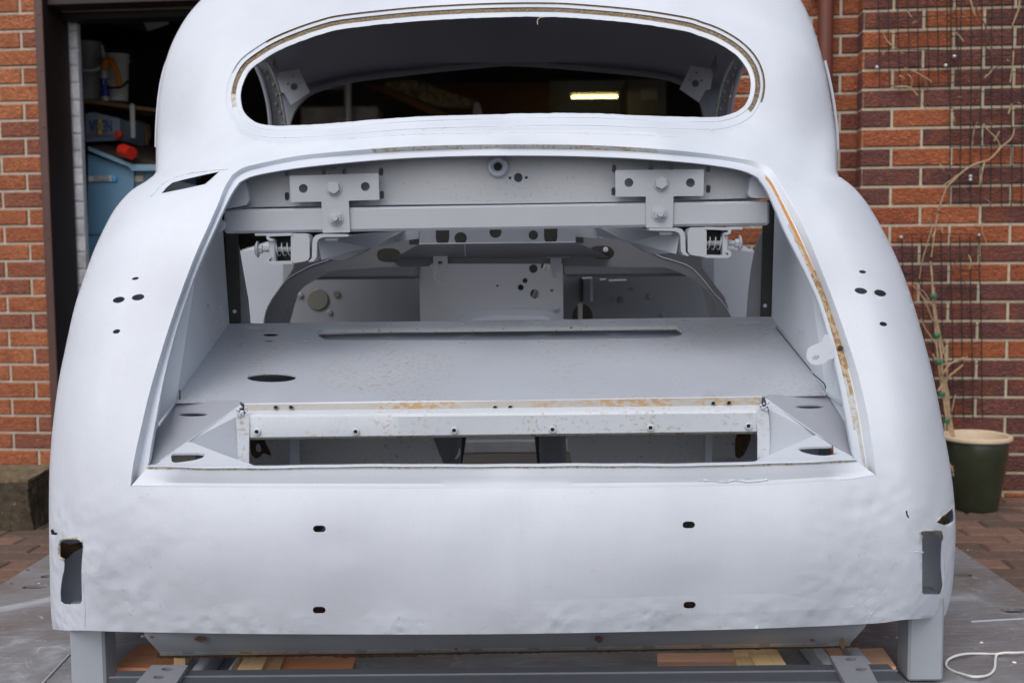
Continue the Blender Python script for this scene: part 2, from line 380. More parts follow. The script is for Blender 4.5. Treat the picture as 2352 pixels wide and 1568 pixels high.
def mat_steel():
    m,nt,b=newmat('worn_steel_plate'); tc=N(nt,'ShaderNodeTexCoord').outputs['Object']
    n=nz(nt,2.2,6,.7,tc,1.0); r=ramp(nt,n.outputs[0],[(.3,(.17,.145,.14)),(.46,(.21,.20,.205)),(.56,(.25,.26,.28)),(.66,(.42,.45,.50))])
    mp=N(nt,'ShaderNodeMapping'); mp.inputs['Scale'].default_value=(6,60,1); mp.inputs['Rotation'].default_value=(0,0,.5); nt.links.new(tc,mp.inputs[0])
    s=nz(nt,2,6,.8,mp.outputs[0]); rs=ramp(nt,s.outputs[0],[(.54,0.0),(.66,.55)]); c=mix(nt,rs.outputs[0],r.outputs[0],(.5,.5,.53))
    s2=nz(nt,9,8,.85,tc,2); r2=ramp(nt,s2.outputs[0],[(.58,0.0),(.66,.75)]); c=mix(nt,r2.outputs[0],c,(.62,.64,.68))
    nt.links.new(c,b.inputs['Base Color']); b.inputs['Metallic'].default_value=.25; b.inputs['Roughness'].default_value=.5; bump(nt,b,s2.outputs[0],.001,.4); return m
M_steel=mat_steel()
def mat_timber(name,a,bb,ax=0):
    m,nt,b=newmat(name); tc=N(nt,'ShaderNodeTexCoord').outputs['Object']; mp=N(nt,'ShaderNodeMapping'); sc_=[90,90,90]; sc_[ax]=6; mp.inputs['Scale'].default_value=sc_; nt.links.new(tc,mp.inputs[0])
    n=nz(nt,1,5,.7,mp.outputs[0],.4); r=ramp(nt,n.outputs[0],[(.3,a),(.7,bb)]); nt.links.new(r.outputs[0],b.inputs['Base Color']); b.inputs['Roughness'].default_value=.7; return m
M_ply=mat_timber('red_plywood',(.46,.18,.085),(.60,.29,.15)); M_pine=mat_timber('pale_pine',(.60,.42,.21),(.72,.54,.31),1); M_pink=mat_timber('pink_plywood',(.55,.30,.19),(.66,.40,.27))
m,nt_,b_=newmat('lit_tube'); b_.inputs['Emission Color'].default_value=(1,.74,.22,1); b_.inputs['Emission Strength'].default_value=9; M_lamp=m
# ================================================================ GROUND AND WALLS
YAW=.103
def base_Y(X): return 5.0-YAW*(X+2.13)
nrm=Vector((-YAW,-1,0)).normalized()          # outward, towards the yard
udir=Vector((1,-YAW,0)).normalized()
WP=Vector((-2.13,5.0,0))
def onwall(x,y,off=0): return PPL(x,y,WP+nrm*off,nrm)
def wall_at(s,z,off): return WP+udir*s+nrm*off+Vector((0,0,z))
def bricks(name,s0,s1,z0,z1,off,zj,sj,pal,mort,mats=None,L=.2265,Hc=.075,g=.010,proud=.007,cut=None,parent=None,label=None,cat='wall',thk=.09):
    mb=MB()
    a=[wall_at(s0,z0,off-proud),wall_at(s1,z0,off-proud),wall_at(s1,z1,off-proud),wall_at(s0,z1,off-proud)]
    bk=[p-nrm*thk for p in a]
    mb.add(a+bk,[(0,1,2,3),(4,7,6,5),(0,4,5,1),(1,5,6,2),(2,6,7,3),(3,7,4,0)],1)
    k0=int(math.floor((z0-zj)/Hc)); k1=int(math.ceil((z1-zj)/Hc))
    for k in range(k0,k1):
        zb=max(zj+k*Hc+g/2,z0); zt=min(zj+(k+1)*Hc-g/2,z1)
        if zt-zb<.01: continue
        ph=sj+(L/2 if k%2 else 0)
        i0=int(math.floor((s0-ph)/L))-1
        for i in range(i0,i0+int((s1-s0)/L)+4):
            a0=max(ph+i*L+g/2,s0); a1=min(ph+(i+1)*L-g/2,s1)
            if a1-a0<.012: continue
            if cut and cut((a0+a1)/2,(zb+zt)/2): continue
            c=pal(k,i); j=random.uniform(-.0015,.0015); e=.004
            q=lambda s,z,o:wall_at(s,z,off+o)
            V=[q(a0,zb,-proud),q(a1,zb,-proud),q(a1,zt,-proud),q(a0,zt,-proud),q(a0+.001,zb+.001,j-e),q(a1-.001,zb+.001,j-e),q(a1-.001,zt-.001,j-e),q(a0+.001,zt-.001,j-e),q(a0+e,zb+e,j),q(a1-e,zb+e,j),q(a1-e,zt-e,j),q(a0+e,zt-e,j)]
            Fs=[(8,9,10,11)]+[(b0+k_,b0+(k_+1)%4,b0+4+(k_+1)%4,b0+4+k_) for b0 in (0,4) for k_ in range(4)]
            mb.add(V,Fs,0,c)
    o=mb.build(name,mats or [M_brick,mort],parent,usecol=True,smooth=False)
    if label: tag(o,label,cat)
    return o
def rc(lo,hi): t=random.random(); return tuple(l+(h-l)*t for l,h in zip(lo,hi))
def pal_left(k,i):
    r=random.random()
    if r<.28: return rc((.27,.095,.06),(.34,.12,.07))
    return rc((.40,.125,.055),(.52,.185,.08))
def pal_right(k,i):
    r=random.random()
    if r<.66: return rc((.14,.052,.048),(.20,.07,.058))
    return rc((.34,.09,.038),(.45,.135,.055))
def s_of(p): return (p-WP).dot(udir)
# ground
g=MB(); g.box(-14,14,-6,16,-.3,-.006); tag(g.build('ground',M_pj),kind='structure')
pv=MB(); ca,sa=math.cos(-.06),math.sin(-.06)
for iy in range(34):
    y0=1.6+iy*.104
    for ix in range(-17,18):
        x0=ix*.205+(.102 if iy%2 else 0)
        if abs(x0)<1.0 and y0<4.2: continue
        t=random.random(); c=(.155+.06*t,.088+.035*t,.066+.025*t) if random.random()<.5 else (.10+.04*t,.066+.02*t,.05+.02*t)
        zz=random.uniform(-.001,.0015); e=.006; w_,h_=.199,.098
        q=lambda x,y,z:((x*ca-y*sa),(x*sa+y*ca),z)
        V=[q(x0,y0,-.02),q(x0+w_,y0,-.02),q(x0+w_,y0+h_,-.02),q(x0,y0+h_,-.02),q(x0,y0,zz-e),q(x0+w_,y0,zz-e),q(x0+w_,y0+h_,zz-e),q(x0,y0+h_,zz-e),q(x0+e,y0+e,zz),q(x0+w_-e,y0+e,zz),q(x0+w_-e,y0+h_-e,zz),q(x0+e,y0+h_-e,zz)]
        pv.add(V,[(8,9,10,11)]+[(b0+k_,b0+(k_+1)%4,b0+4+(k_+1)%4,b0+4+k_) for b0 in (0,4) for k_ in range(4)],0,c)
tag(pv.build('paving',M_paver,usecol=True,smooth=False),kind='structure')
# left garden wall
pl=onwall(50,30); sl=s_of(onwall(45,50)); sdoor=s_of(onwall(89,0))
bricks('brick_wall',sdoor-1.6,sdoor,0,2.6,0,pl.z,sl,pal_left,M_mort2,label='orange rough brick wall left of the brown garage door frame',cat='wall')
# right: recessed strip, then projecting pier
ps=onwall(1940,37.5); sj=s_of(onwall(1941,240))
s_jamb=s_of(onwall(1668,300)); s_cor=s_of(onwall(1975,20,.1))
bricks('brick_wall',s_jamb,s_cor+.05,0,2.6,0,ps.z,sj-.02,lambda k,i:rc((.33,.10,.045),(.42,.13,.055)) if random.random()<.8 else (.2,.06,.04),M_mort2,label='recessed brick wall behind the brown downpipe',cat='wall')
pp=onwall(2317,61.7,.1); sp=s_of(onwall(2262,84,.1)); s_pf=s_of(onwall(1992,20,.1))
pier=bricks('brick_pier',s_pf-.013,s_pf+1.5,0,2.6,.1,pp.z,sp,pal_right,M_mort,label='projecting dark and orange brick pier with a wire trellis, right of the car',cat='wall')
# side return of the pier
mb=MB(); k0=int(-pp.z/.075)-1
mb.add([wall_at(s_pf-.011,0,-.005),wall_at(s_pf-.011,2.6,-.005),wall_at(s_pf-.011,2.6,.092),wall_at(s_pf-.011,0,.092)],[(0,1,2,3)],1)
for k in range(k0,30):
    zb=pp.z+k*.075+.005; zt=zb+.065
    if zb<0: continue
    c=pal_right(k,0); A=[wall_at(s_pf-.015,zb,-.004),wall_at(s_pf-.015,zb,.094),wall_at(s_pf-.015,zt,.094),wall_at(s_pf-.015,zt,-.004)]
    B=[p+udir*.006 for p in A]
    mb.add(A+B,[(0,1,2,3),(0,4,5,1),(1,5,6,2),(2,6,7,3),(3,7,4,0)],0,c)
mb.build('return_face',[M_brick,M_mort],pier,usecol=True,smooth=False)
# fix parent offset of the pier child (pier carries its own location)
# downpipe
pb=onwall(1897,0,.06); r_=px(4.6,17.5); mb=MB(); mb.tube([(pb.x,pb.y,0.05),(pb.x,pb.y,2.6)],r_,20)
dp=root('downpipe','brown plastic downpipe on the recessed brick wall','downpipe',(pb.x,pb.y,.05)); mb.build('pipe',M_pipe,dp)
mb=MB(); mb.tube([(pb.x,pb.y,1.98),(pb.x,pb.y,2.04)],r_+.006,20); mb.box(pb.x-.05,pb.x+.05,pb.y+.0,pb.y+.06,1.99,2.03); mb.build('bracket',M_pipe,dp)
# garage door frame
s1_=s_of(onwall(88,0)); s2_=s_of(onwall(105,0)); s3_=s_jamb+.0
fr=root('door_frame','dark brown metal frame round the open garage doorway','door frame',tuple(wall_at(s1_,0,0)))
def wbox(mb,s0,s1,z0,z1,o0,o1,m=0):
    c=[wall_at(s0,z0,o1),wall_at(s1,z0,o1),wall_at(s1,z0,o0),wall_at(s0,z0,o0),wall_at(s0,z1,o1),wall_at(s1,z1,o1),wall_at(s1,z1,o0),wall_at(s0,z1,o0)]
    mb.hexa(c,m,.002)
mb=MB(); wbox(mb,s1_,s2_,0,2.6,-.19,.03); mb.build('jamb_lining',M_brown,fr)
mb=MB(); wbox(mb,s1_-.002,s2_+.002,0,2.6,.032,.038); mb.build('jamb_face',M_brown_f,fr)
mb=MB()
for k in range(9):
    c=wall_at(s2_-.012,.35+k*.235,.038); mb.lathe(c,[(0,.003),(.004,.002),(.005,0)],nrm,8)
mb.build('rivet',M_brown_f,fr)
mb=MB(); wbox(mb,s_jamb-.03,s_jamb,0,2.6,-.25,.01); mb.build('jamb_lining',M_brown,fr)
zt=onwall(300,6).z; mb=MB(); wbox(mb,s2_+.004,s_jamb-.034,zt,2.6,-.25,.0); mb.build('head_lining',M_brown,fr)
zl0=P(300,33,5.15).z; zl1=P(300,9,5.15).z; mb=MB(); wbox(mb,s2_+.004,s_jamb-.034,zl0,zl1,-.2,-.12); mb.build('head_batten',simple('grey_batten',(.20,.16,.13),.7),fr)
mb=MB(); wbox(mb,s2_+.004,s_jamb-.034,zl0-.03,zl0-.002,-.24,-.13); mb.build('head_seal',M_black,fr)
# ---------------------------------------------------------------- garage room behind the doorway
M_room=simple('room_wall_unlit',(.14,.13,.12),.9,var=.4,scale=3); M_roomf=simple('garage_floor_paint',(.08,.078,.075),.9)  # wall grey carries the darkness of the unlit white painted brick
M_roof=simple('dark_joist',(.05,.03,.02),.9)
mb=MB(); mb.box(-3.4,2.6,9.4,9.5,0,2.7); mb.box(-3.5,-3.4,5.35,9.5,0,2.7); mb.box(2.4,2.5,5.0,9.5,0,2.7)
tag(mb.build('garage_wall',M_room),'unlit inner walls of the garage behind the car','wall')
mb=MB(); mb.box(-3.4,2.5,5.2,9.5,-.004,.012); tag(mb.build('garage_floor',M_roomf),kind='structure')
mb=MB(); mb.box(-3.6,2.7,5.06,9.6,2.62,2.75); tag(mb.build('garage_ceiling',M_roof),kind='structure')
# white painted brick nib inside
p1=P(157,100,5.21); p2=P(187,60,5.21)
def wcol(k,i): t=random.uniform(.78,.86); return (t,t*1.01,t*1.06)
sA=s_of(p1)+.0; sB=s_of(p2)-.012
bricks('painted_brick_nib',sA-.25,sB,0,2.05,-.21,.02,sB-.11,wcol,None,mats=[M_wbrick,mat_mortar('white_mortar',(.60,.60,.64))],g=.008,proud=.004,thk=.03,label='white painted brick nib wall just inside the garage doorway',cat='wall')
# ================================================================ GARAGE CONTENTS
def quadbox(x0,y0,x1,y1,Y,depth):
    a=P(x0,y1,Y); b=P(x1,y0,Y); return a.x,b.x,Y,Y+depth,a.z,b.z
def box_item(name,label,cat,x0,y0,x1,y1,Y,depth,mat,bev=.006,group=None):
    mb=MB(); mb.box(*quadbox(x0,y0,x1,y1,Y,depth),bev=bev); return tag(mb.build(name,mat),label,cat,group)
# blast cabinet
cb=root('blast_cabinet','blue metal blast cabinet with a sloping dark lid inside the garage','cabinet',tuple(P(275,1150,5.550)))
def prof(pts,Y0,Y1): # outline prism
    return plate('x',pts,flat(Y0),None,None,thick=(0,Y1-Y0,0),build=False)
V,Fs=prof([(202,352),(292,385),(307,392),(307,1000),(202,1000)],5.458,6.013); mk('side_panel',V,Fs,M_blue,cb,smooth=False)
V,Fs=prof([(309,392),(380,392),(380,1000),(309,1000)],5.485,6.013); mk('front_panel',V,Fs,M_blue,cb,smooth=False)
V,Fs=prof([(202,337),(203,346),(296,384),(303,392),(382,392),(382,378),(306,378)],5.421,6.013); mk('lid_rim',V,Fs,simple('blue_rim_paint',(.22,.38,.52),.4),cb,smooth=False)
V=[P(203,333,6.198),P(330,318,6.383),P(385,368,5.827),P(385,378,5.458),P(306,378,5.458),P(203,337,5.458)]
V2=[v-Vector((0,0,.02)) for v in V]; mk('lid',V+V2,[(0,1,2,3,4,5),(11,10,9,8,7,6)]+[(i,(i+1)%6+0,6+(i+1)%6,6+i) for i in range(6)],M_roof,cb,smooth=False)
mb=MB(); mb.box(*quadbox(202,537,306,539,5.451,.004)); mb.build('seam',M_dark,cb)
mb=MB(); mb.box(*quadbox(320,425,338,470,5.476,.01)); mb.build('window_slot',M_dark,cb)
# warning stickers
def text(name,body,x,y,Y,size,mat,parent,align='CENTER',sx=1):
    cu=bpy.data.curves.new(name,'FONT'); cu.body=body; cu.size=size; cu.align_x=align; cu.align_y='CENTER'; cu.extrude=.0004
    t=bpy.data.objects.new(name,cu); COL.objects.link(t); bpy.context.view_layer.update()
    me=bpy.data.meshes.new_from_object(t.evaluated_get(bpy.context.evaluated_depsgraph_get())); bpy.data.objects.remove(t)
    me.materials.clear(); me.materials.append(mat); p=P(x,y,Y)
    R_=Matrix.Rotation(math.pi/2,4,'X')@Matrix.Diagonal((sx,1,1,1)); me.transform(Matrix.Translation(p-wloc(parent))@R_)
    o=bpy.data.objects.new(name,me); COL.objects.link(o); o.parent=parent; return o
mb=MB(); mb.box(*quadbox(203,404,262,417,5.447,.003)); st=mb.build('sticker',M_white,cb)
mb=MB(); mb.lathe(P(262,410.5,5.445),[(0,.0),(px(5.458,7),.0),(px(5.458,7),-.003)],(0,-1,0),20); mb.build('sticker_disc',simple('cyan_print',(.02,.35,.75),.5),st)
for k,s in enumerate(('DO NOT SWITCH','WHILST MACHINE','IS IN OPERATION')): text('lettering',s,233,406.6+k*4.1,5.445,.0092,M_dark,st)
text('lettering','!',262,410.5,5.443,.03,M_white,st)
mb=MB(); mb.box(*quadbox(310,404,330,418,5.474,.004)); st2=mb.build('sticker',M_yel,cb)
mb=MB(); mb.box(*quadbox(312.5,405,327.5,417,5.471,.002)); mb.build('sticker_centre',M_white,st2)
text('lettering','DANGER',320,408.5,5.470,.0075,M_dark,st2); text('lettering','KEEP CLEAR',320,413.5,5.470,.0055,M_dark,st2)
mb=MB(); a=P(280,345,5.42); b=P(302,352,5.38); mb.tube([a,b],.030,18); rb=tag(mb.build('red_reel',M_red),'bright red plastic reel lying on the cabinet lid','reel')
# VIXEN box
vx=root('machine_box','dark grey box lettered VIXEN on top of the blast cabinet','box',tuple(P(240,322,5.689)))
V,Fs=prof([(196,262),(215,258),(275,273),(275,322),(200,326),(196,326)],5.643,6.013); mk('casing',V,Fs,M_grey,vx,smooth=False)
text('lettering','VI',215,291.5,5.633,.078,M_lblue,vx,sx=.62); text('lettering','EN',245,291.5,5.633,.078,M_lblue,vx,sx=.56); 
mb=MB(); mb.lathe(P(229.5,292,5.630),[(0,.0),(.0001,.0)],(0,-1,0),4); 
V,Fs=plate('x',ell(230,292,12,37),flat(5.631),None,None,thick=(0,.002,0),build=False); mk('emblem',V,Fs,M_yel,vx)
text('lettering','X',230,291.5,5.629,.06,M_lblue,vx,sx=.6)
mb=MB(); mb.box(*quadbox(208,275,251,277,5.638,.004)); mb.box(*quadbox(208,306,251,308,5.638,.004)); mb.build('rule',M_red,vx)
text('lettering','SURFACE TREATMENTS LTD',230,313.5,5.638,.014,M_lblue,vx)
mb=MB(); mb.lathe(P(275,310,5.633),[(0,.03),(.018,.028),(.02,0)],(0,-1,0),14); mb.build('knob',M_red,vx)
# shelf and what stands on it
mb=MB(); V,Fs=prof([(187,228),(205,229),(368,251),(368,258),(205,237),(187,237)],5.827,6.244); tag(mk('shelf',V,Fs,M_wood,smooth=False),'sloping wooden shelf board inside the garage on the left','shelf')
def tub(name,label,cat,xc,ytop,ybot,wt,wb,Y,mat,rim=None,group=None):
    c=P(xc,ybot,Y); h=P(xc,ytop,Y).z-c.z; rt=px(Y,wt/2); rb_=px(Y,wb/2)
    rt_=root(name,label,cat,tuple(c),group); mb=MB()
    mb.lathe(c,[(0,0),(rb_,0),(rt,h*.86),(rt,h),(rt*.93,h),(rb_*.9,.02)],n=24); mb.build('body',mat,rt_)
    if rim: mb=MB(); mb.lathe(c,[(rt+.001,h*.84),(rt+.006,h*.85),(rt+.006,h*.9),(rt+.003,h*.9),(rt+.003,h),(rt+.006,h+.004),(0,h+.004)],n=24); mb.build('lid',rim,rt_)
    return rt_
t1=tub('bucket','white lidded bucket with a black handle on the garage shelf','bucket',270,128,234,54,46,5.966,M_white,M_white)
mb=MB(); mb.tube([P(243,199,5.827),P(255,202,5.809),P(274,202,5.809),P(282,198,5.827),P(293,188,5.920)],.006,6); mb.build('handle',M_black,t1)
t2=tub('bucket','cloudy plastic tub hanging open at the far left of the shelf','bucket',208,98,231,60,52,6.013,M_tcl)
mb=MB(); mb.tube(cr([(195,160),(215,161),(232,156),(239,147),(238,130),(235,110)],step=6) and [P(x,y,5.827) for x,y in cr([(193,161),(215,161),(232,156),(240,146),(238,128),(233,105)],step=6)],.009,8); mb.build('handle',M_white,t2)
mb=MB(); mb.tube([P(x,y,5.809) for x,y in cr([(239,162),(243,141),(250,138),(258,145),(268,168),(274,198)],step=4)],[.018]*30 if False else .016,10); tag(mb.build('orange_hose',M_orp),'bright orange curved plastic hose between the buckets','hose')
bt=root('bottle','clear bottle with a dark blue label reading 1 2, between the buckets','bottle',tuple(P(242,232,5.827)))
mb=MB(); c=P(242,232,5.827); mb.lathe(c,[(0,0),(px(5.827,9),0),(px(5.827,9),.13),(.012,.165),(.012,.175),(0,.175)],n=16); mb.build('body',M_tcl,bt)
mb=MB(); mb.lathe(c,[(px(5.827,9.6),.02),(px(5.827,9.6),.108)],n=16); mb.build('label_band',M_lblue,bt)
text('lettering','1 2',243,190,5.800,.03,M_white,bt)
box_item('post','pale grey metal strip leaning below the shelf','metal strip',299,238,307,318,5.781,.02,M_white)
box_item('carton','white carton in the shadow below the shelf','box',276,276,318,312,6.105,.2,M_tcl)
box_item('cardboard_sheet','brown cardboard piece beside the pale leaning strip','cardboard',313,290,338,334,6.059,.03,M_card)
V,Fs=prof([(326,45),(384,40),(384,54),(338,70)],5.920,5.948); tag(mk('paper_sheet',V,Fs,M_tcl,smooth=False),'pale sheet of card under the garage ceiling at the left','sheet')
V,Fs=prof([(200,40),(300,40),(340,55),(335,68),(240,52)],6.105,6.198); tag(mk('ceiling_timber',V,Fs,M_roof,smooth=False),'dark timber under the garage ceiling at the left','timber')
# seen through the rear window
mb=MB(); mb.tube([P(798,160,7.0),P(800,300,7.0)],px(7,8.5),12); tag(mb.build('rack_pole',simple('galvanised',(.75,.76,.75),.5,metal=.3)),'upright grey metal pole inside the garage, seen through the rear window','pole')
mb=MB(); mb.box(*quadbox(720,193,793,205,7.2,.05)); tag(mb.build('rack_rail',simple('galvanised_rail',(.36,.36,.34),.5)),'short horizontal grey rail joined to the upright pole','rail')
tag(MB and (lambda b:(b.box(*quadbox(690,243,868,290,7.1,.3),bev=.01),b.build('storage_crate',simple('grey_crate',(.42,.40,.38),.6,var=.3,scale=12)))[1])(MB()),'grey storage crate behind the upright pole','crate')
def slab(name,label,cat,pts,Y,d,mat):
    V,Fs=prof(pts,Y,Y+d); return tag(mk(name,V,Fs,mat,smooth=False),label,cat)
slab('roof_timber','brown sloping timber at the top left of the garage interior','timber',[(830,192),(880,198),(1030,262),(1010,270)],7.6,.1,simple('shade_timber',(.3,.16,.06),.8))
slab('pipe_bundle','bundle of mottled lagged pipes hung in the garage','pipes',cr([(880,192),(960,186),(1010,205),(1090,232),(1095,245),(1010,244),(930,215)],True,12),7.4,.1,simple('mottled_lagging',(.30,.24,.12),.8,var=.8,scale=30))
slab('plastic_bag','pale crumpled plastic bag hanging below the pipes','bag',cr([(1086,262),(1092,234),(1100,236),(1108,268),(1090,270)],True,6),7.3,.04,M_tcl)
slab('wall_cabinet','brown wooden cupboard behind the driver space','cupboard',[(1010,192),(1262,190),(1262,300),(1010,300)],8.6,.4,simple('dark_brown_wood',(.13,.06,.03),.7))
slab('lit_wall_patch','lighter grey plate painted as the lamplit part of the garage back wall','panel',[(1262,186),(1440,184),(1440,300),(1262,300)],8.9,.05,simple('lit_wall_grey',(.30,.32,.34),.8))  # lamplight on the back wall, painted as a paler plate
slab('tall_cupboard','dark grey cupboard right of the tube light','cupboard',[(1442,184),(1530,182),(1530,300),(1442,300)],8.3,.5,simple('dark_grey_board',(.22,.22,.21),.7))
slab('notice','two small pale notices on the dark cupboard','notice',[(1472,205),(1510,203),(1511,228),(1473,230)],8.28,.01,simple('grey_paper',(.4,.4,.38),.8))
lp=root('tube_light','glowing yellow fluorescent tube light seen through the rear window','tube light',tuple(P(1365,223,8.0)))
mb=MB(); mb.tube([P(1313,223.5,8.0),P(1418,222.5,8.0)],.008,12); mb.build('tube',M_lamp,lp)
mb=MB(); a=P(1310,219,8.02);b=P(1421,213,8.02); mb.box(a.x,b.x,8.02,8.07,a.z,b.z); mb.build('fitting',M_tcl,lp)
# ================================================================ PLANTERS, VINE, TRELLIS
c=PZ(2238,1168,0); c=Vector((c.x,c.y,0)); Yp=c.y
rr=px(Yp,80); hp=P(2238,997,Yp).z
pt=root('plant_pot','dark green glazed pot with a cream rim at the foot of the brick pier','plant pot',tuple(c))
mb=MB(); mb.lathe(c,[(0,0),(rr*.60,0),(rr*.64,.01),(rr*.80,hp*.45),(rr*.88,hp*.75),(rr*.90,hp*.90),(rr*.87,hp*.93)],n=48); mb.build('body',M_green,pt)
mb=MB(); mb.lathe(c,[(rr*.87,hp*.925),(rr*.97,hp*.935),(rr,hp*.955),(rr*.99,hp*.985),(rr*.93,hp),(rr*.84,hp*.985),(rr*.81,hp*.94),(rr*.74,hp*.6),(0,hp*.6)],n=48); mb.build('rim',M_cream,pt)
def twig(mb,pts,Y,r,n=6,m=0,jit=0):
    q=cr(pts,step=7); L=[P(x,y,Y+(noise.noise(Vector((x*.02,y*.02,Y)))*jit)) for x,y in q]; rs=[r*(1-.45*i/len(L)) for i in range(len(L))]
    mb.tube(L,rs,n,m)
cn=root('dead_climber','dry tan climber stems tied with green in the dark green pot','dead plant',tuple(c+Vector((-.09,0,hp*.6))))
mb=MB()
for pts,r in (([(2190,1003),(2178,940),(2166,880),(2162,820),(2154,760),(2144,700),(2141,640),(2137,600)],.007),
 ([(2186,1003),(2170,930),(2160,870),(2152,800),(2147,740),(2143,690),(2146,660)],.006),
 ([(2182,1003),(2168,920),(2175,850),(2166,800),(2160,770),(2150,720),(2148,670)],.005),
 ([(2160,870),(2180,838),(2215,820)],.005),([(2155,898),(2176,868),(2207,842),(2211,838)],.006),([(2160,838),(2190,832),(2222,820)],.005),
 ([(2142,735),(2128,700),(2112,672),(2096,655)],.003),([(2150,790),(2136,770),(2124,752),(2115,730)],.004),([(2141,700),(2118,680),(2108,660)],.003),([(2135,690),(2120,668),(2100,660)],.002),
 ([(2165,830),(2150,826),(2142,812)],.004),([(2172,880),(2178,905),(2181,945)],.005),([(2186,945),(2190,925),(2194,905)],.003),([(2162,815),(2170,800),(2175,790)],.003)):
    twig(mb,pts,4.38,r*.85,jit=.02)
mb.build('stems',M_twig,cn)
mb=MB()
for x,y in ((2144,680),(2152,770),(2156,830),(2163,905),(2174,965)):
    p=P(x,y,4.37); mb.lathe(p-Vector((0,0,.008)),[(.012,0),(.014,.004),(.014,.012),(.012,.016)],n=8)
mb.build('tie',M_tie,cn)
mb=MB()
for pts in ([(2187,1070),(2200,1072),(2213,1077)],[(2186,1082),(2205,1080),(2233,1081)],[(2186,1078),(2196,1082),(2214,1095)],[(2187,1088),(2197,1096),(2203,1104)],[(2180,1066),(2190,1080),(2200,1090)]):
    twig(mb,pts,4.25,.005)
tag(mb.build('dry_leaves',M_twig),'small spray of dry tan leaves in front of the green pot','dry leaves')
def mesh_panel(label,x0,x1,y0,y1,nx,ny,skew=0,open_bottom=True):
    mb=MB(); J=lambda:random.uniform(-1,1)
    X=[x0+(x1-x0)*i/nx for i in range(nx+1)]
    for i,x in enumerate(X):
        tail=random.uniform(0,10) if open_bottom else 0
        pts=[(x+skew*(y-y0)+.8*math.sin(i*2.1+y*.021),y) for y in np.linspace(y0,y1+tail,10)]
        mb.tube([onwall(a,b,.118+.004*math.sin(a*.03+b*.017)) for a,b in pts],.0022,4)
    for j in range(ny+1):
        y=y0+(y1-y0)*j/ny
        pts=[(x,y+2.5*math.sin(x*.017+j*1.9)-.018*(x-x0)) for x in np.linspace(x0,x1,14)]
        mb.tube([onwall(a,b,.121+.004*math.sin(a*.03+b*.017)) for a,b in pts],.0024,4)
    return tag(mb.build('wire_trellis',M_wire),label,'trellis',None)
mesh_panel('upper left panel of black wire trellis on the brick pier',2016,2196,-40,196,8,6,.02)
mesh_panel('large right panel of black wire trellis crossed by dry vine on the brick pier',2184,2420,-40,466,10,12,-.005)
mesh_panel('lower black wire trellis panel above the green pot',2072,2249,541,962,8,10,.02,False)
fx=MB()
for x,y in ((2070,545),(2248,540),(2229,413),(2014,155),(2172,151),(2192,130),(2229,405)):
    fx.lathe(onwall(x,y,.125),[(0,.006),(.005,.005),(.008,0),(.003,-.02)],nrm,10)
tag(fx.build('trellis_fixings',M_zinc),'small zinc screws and washers holding the trellis to the pier','screws')
mb=MB()
for pts,r,m in (([(2238,-10),(2245,30),(2260,52),(2270,85),(2277,115),(2279,150),(2277,168),(2262,185)],.0045,1),([(2229,0),(2240,38)],.005,0),([(2342,0),(2340,20),(2325,60)],.006,0),([(2328,118),(2326,150),(2320,190)],.005,0),
 ([(2026,72),(2038,95),(2060,112),(2074,124)],.004,0),([(2078,157),(2100,165),(2120,175),(2140,188)],.005,0),([(2056,200),(2082,199),(2092,202),(2108,220)],.006,0),([(2085,170),(2096,185),(2093,200)],.004,0),
 ([(2120,180),(2130,205),(2155,228),(2185,248),(2230,285),(2250,310),(2262,330),(2272,345)],.0035,1),([(2258,285),(2270,300),(2290,320),(2298,338)],.005,0),([(2324,240),(2316,262)],.0065,0),([(2296,302),(2283,325)],.005,0),
 ([(2298,338),(2310,330),(2325,315),(2330,295)],.006,0),([(2298,338),(2290,350),(2270,368),(2245,375),(2220,388),(2205,400),(2190,415),(2175,430),(2165,455),(2158,475),(2152,500),(2146,540),(2139,590)],.0065,0),
 ([(2200,402),(2190,410),(2168,425)],.005,0),([(2262,370),(2256,395),(2250,424)],.005,0),([(2233,335),(2237,300),(2245,280)],.003,0),([(2132,500),(2140,520),(2130,560),(2118,600),(2112,640)],.004,0),
 ([(2255,510),(2258,540),(2268,560)],.004,0),([(2225,585),(2230,600),(2226,620)],.004,0),([(2160,560),(2190,600),(2215,650),(2230,700),(2235,760),(2232,800)],.003,1),([(2100,640),(2150,680),(2180,650)],.0025,1),
 ([(2140,545),(2150,530),(2165,520)],.003,0),([(2266,172),(2262,180),(2280,160)],.004,0),([(2196,75),(2205,85),(2214,96)],.004,0),([(2118,235),(2135,265),(2165,280),(2200,282)],.002,1)):
    q=cr(pts,step=7); L=[onwall(x,y,.135+.01*noise.noise(Vector((x*.05,y*.05,0)))) for x,y in q]; mb.tube(L,[r*.62*(1-.4*i/len(L))*(1+.35*noise.noise(Vector((i*.6,x,0)))) for i in range(len(L))],6,m)
for i in range(46):
    x=random.uniform(2030,2345); y=random.uniform(0,540); a=random.uniform(0,6.28); l=random.uniform(5,22); c_=random.uniform(-.6,.6)
    if y>200 and x<2150: continue
    L=[onwall(x+math.cos(a+c_*t)*l*t,y+math.sin(a+c_*t)*l*t,.13+.02*t) for t in (0,.33,.66,1)]; mb.tube(L,[.0022,.002,.0016,.001],5,i%2)
tag(mb.build('dead_vine',[M_twig,M_twigd]),'thin dead vine threaded over the trellis on the brick pier','dead vine')
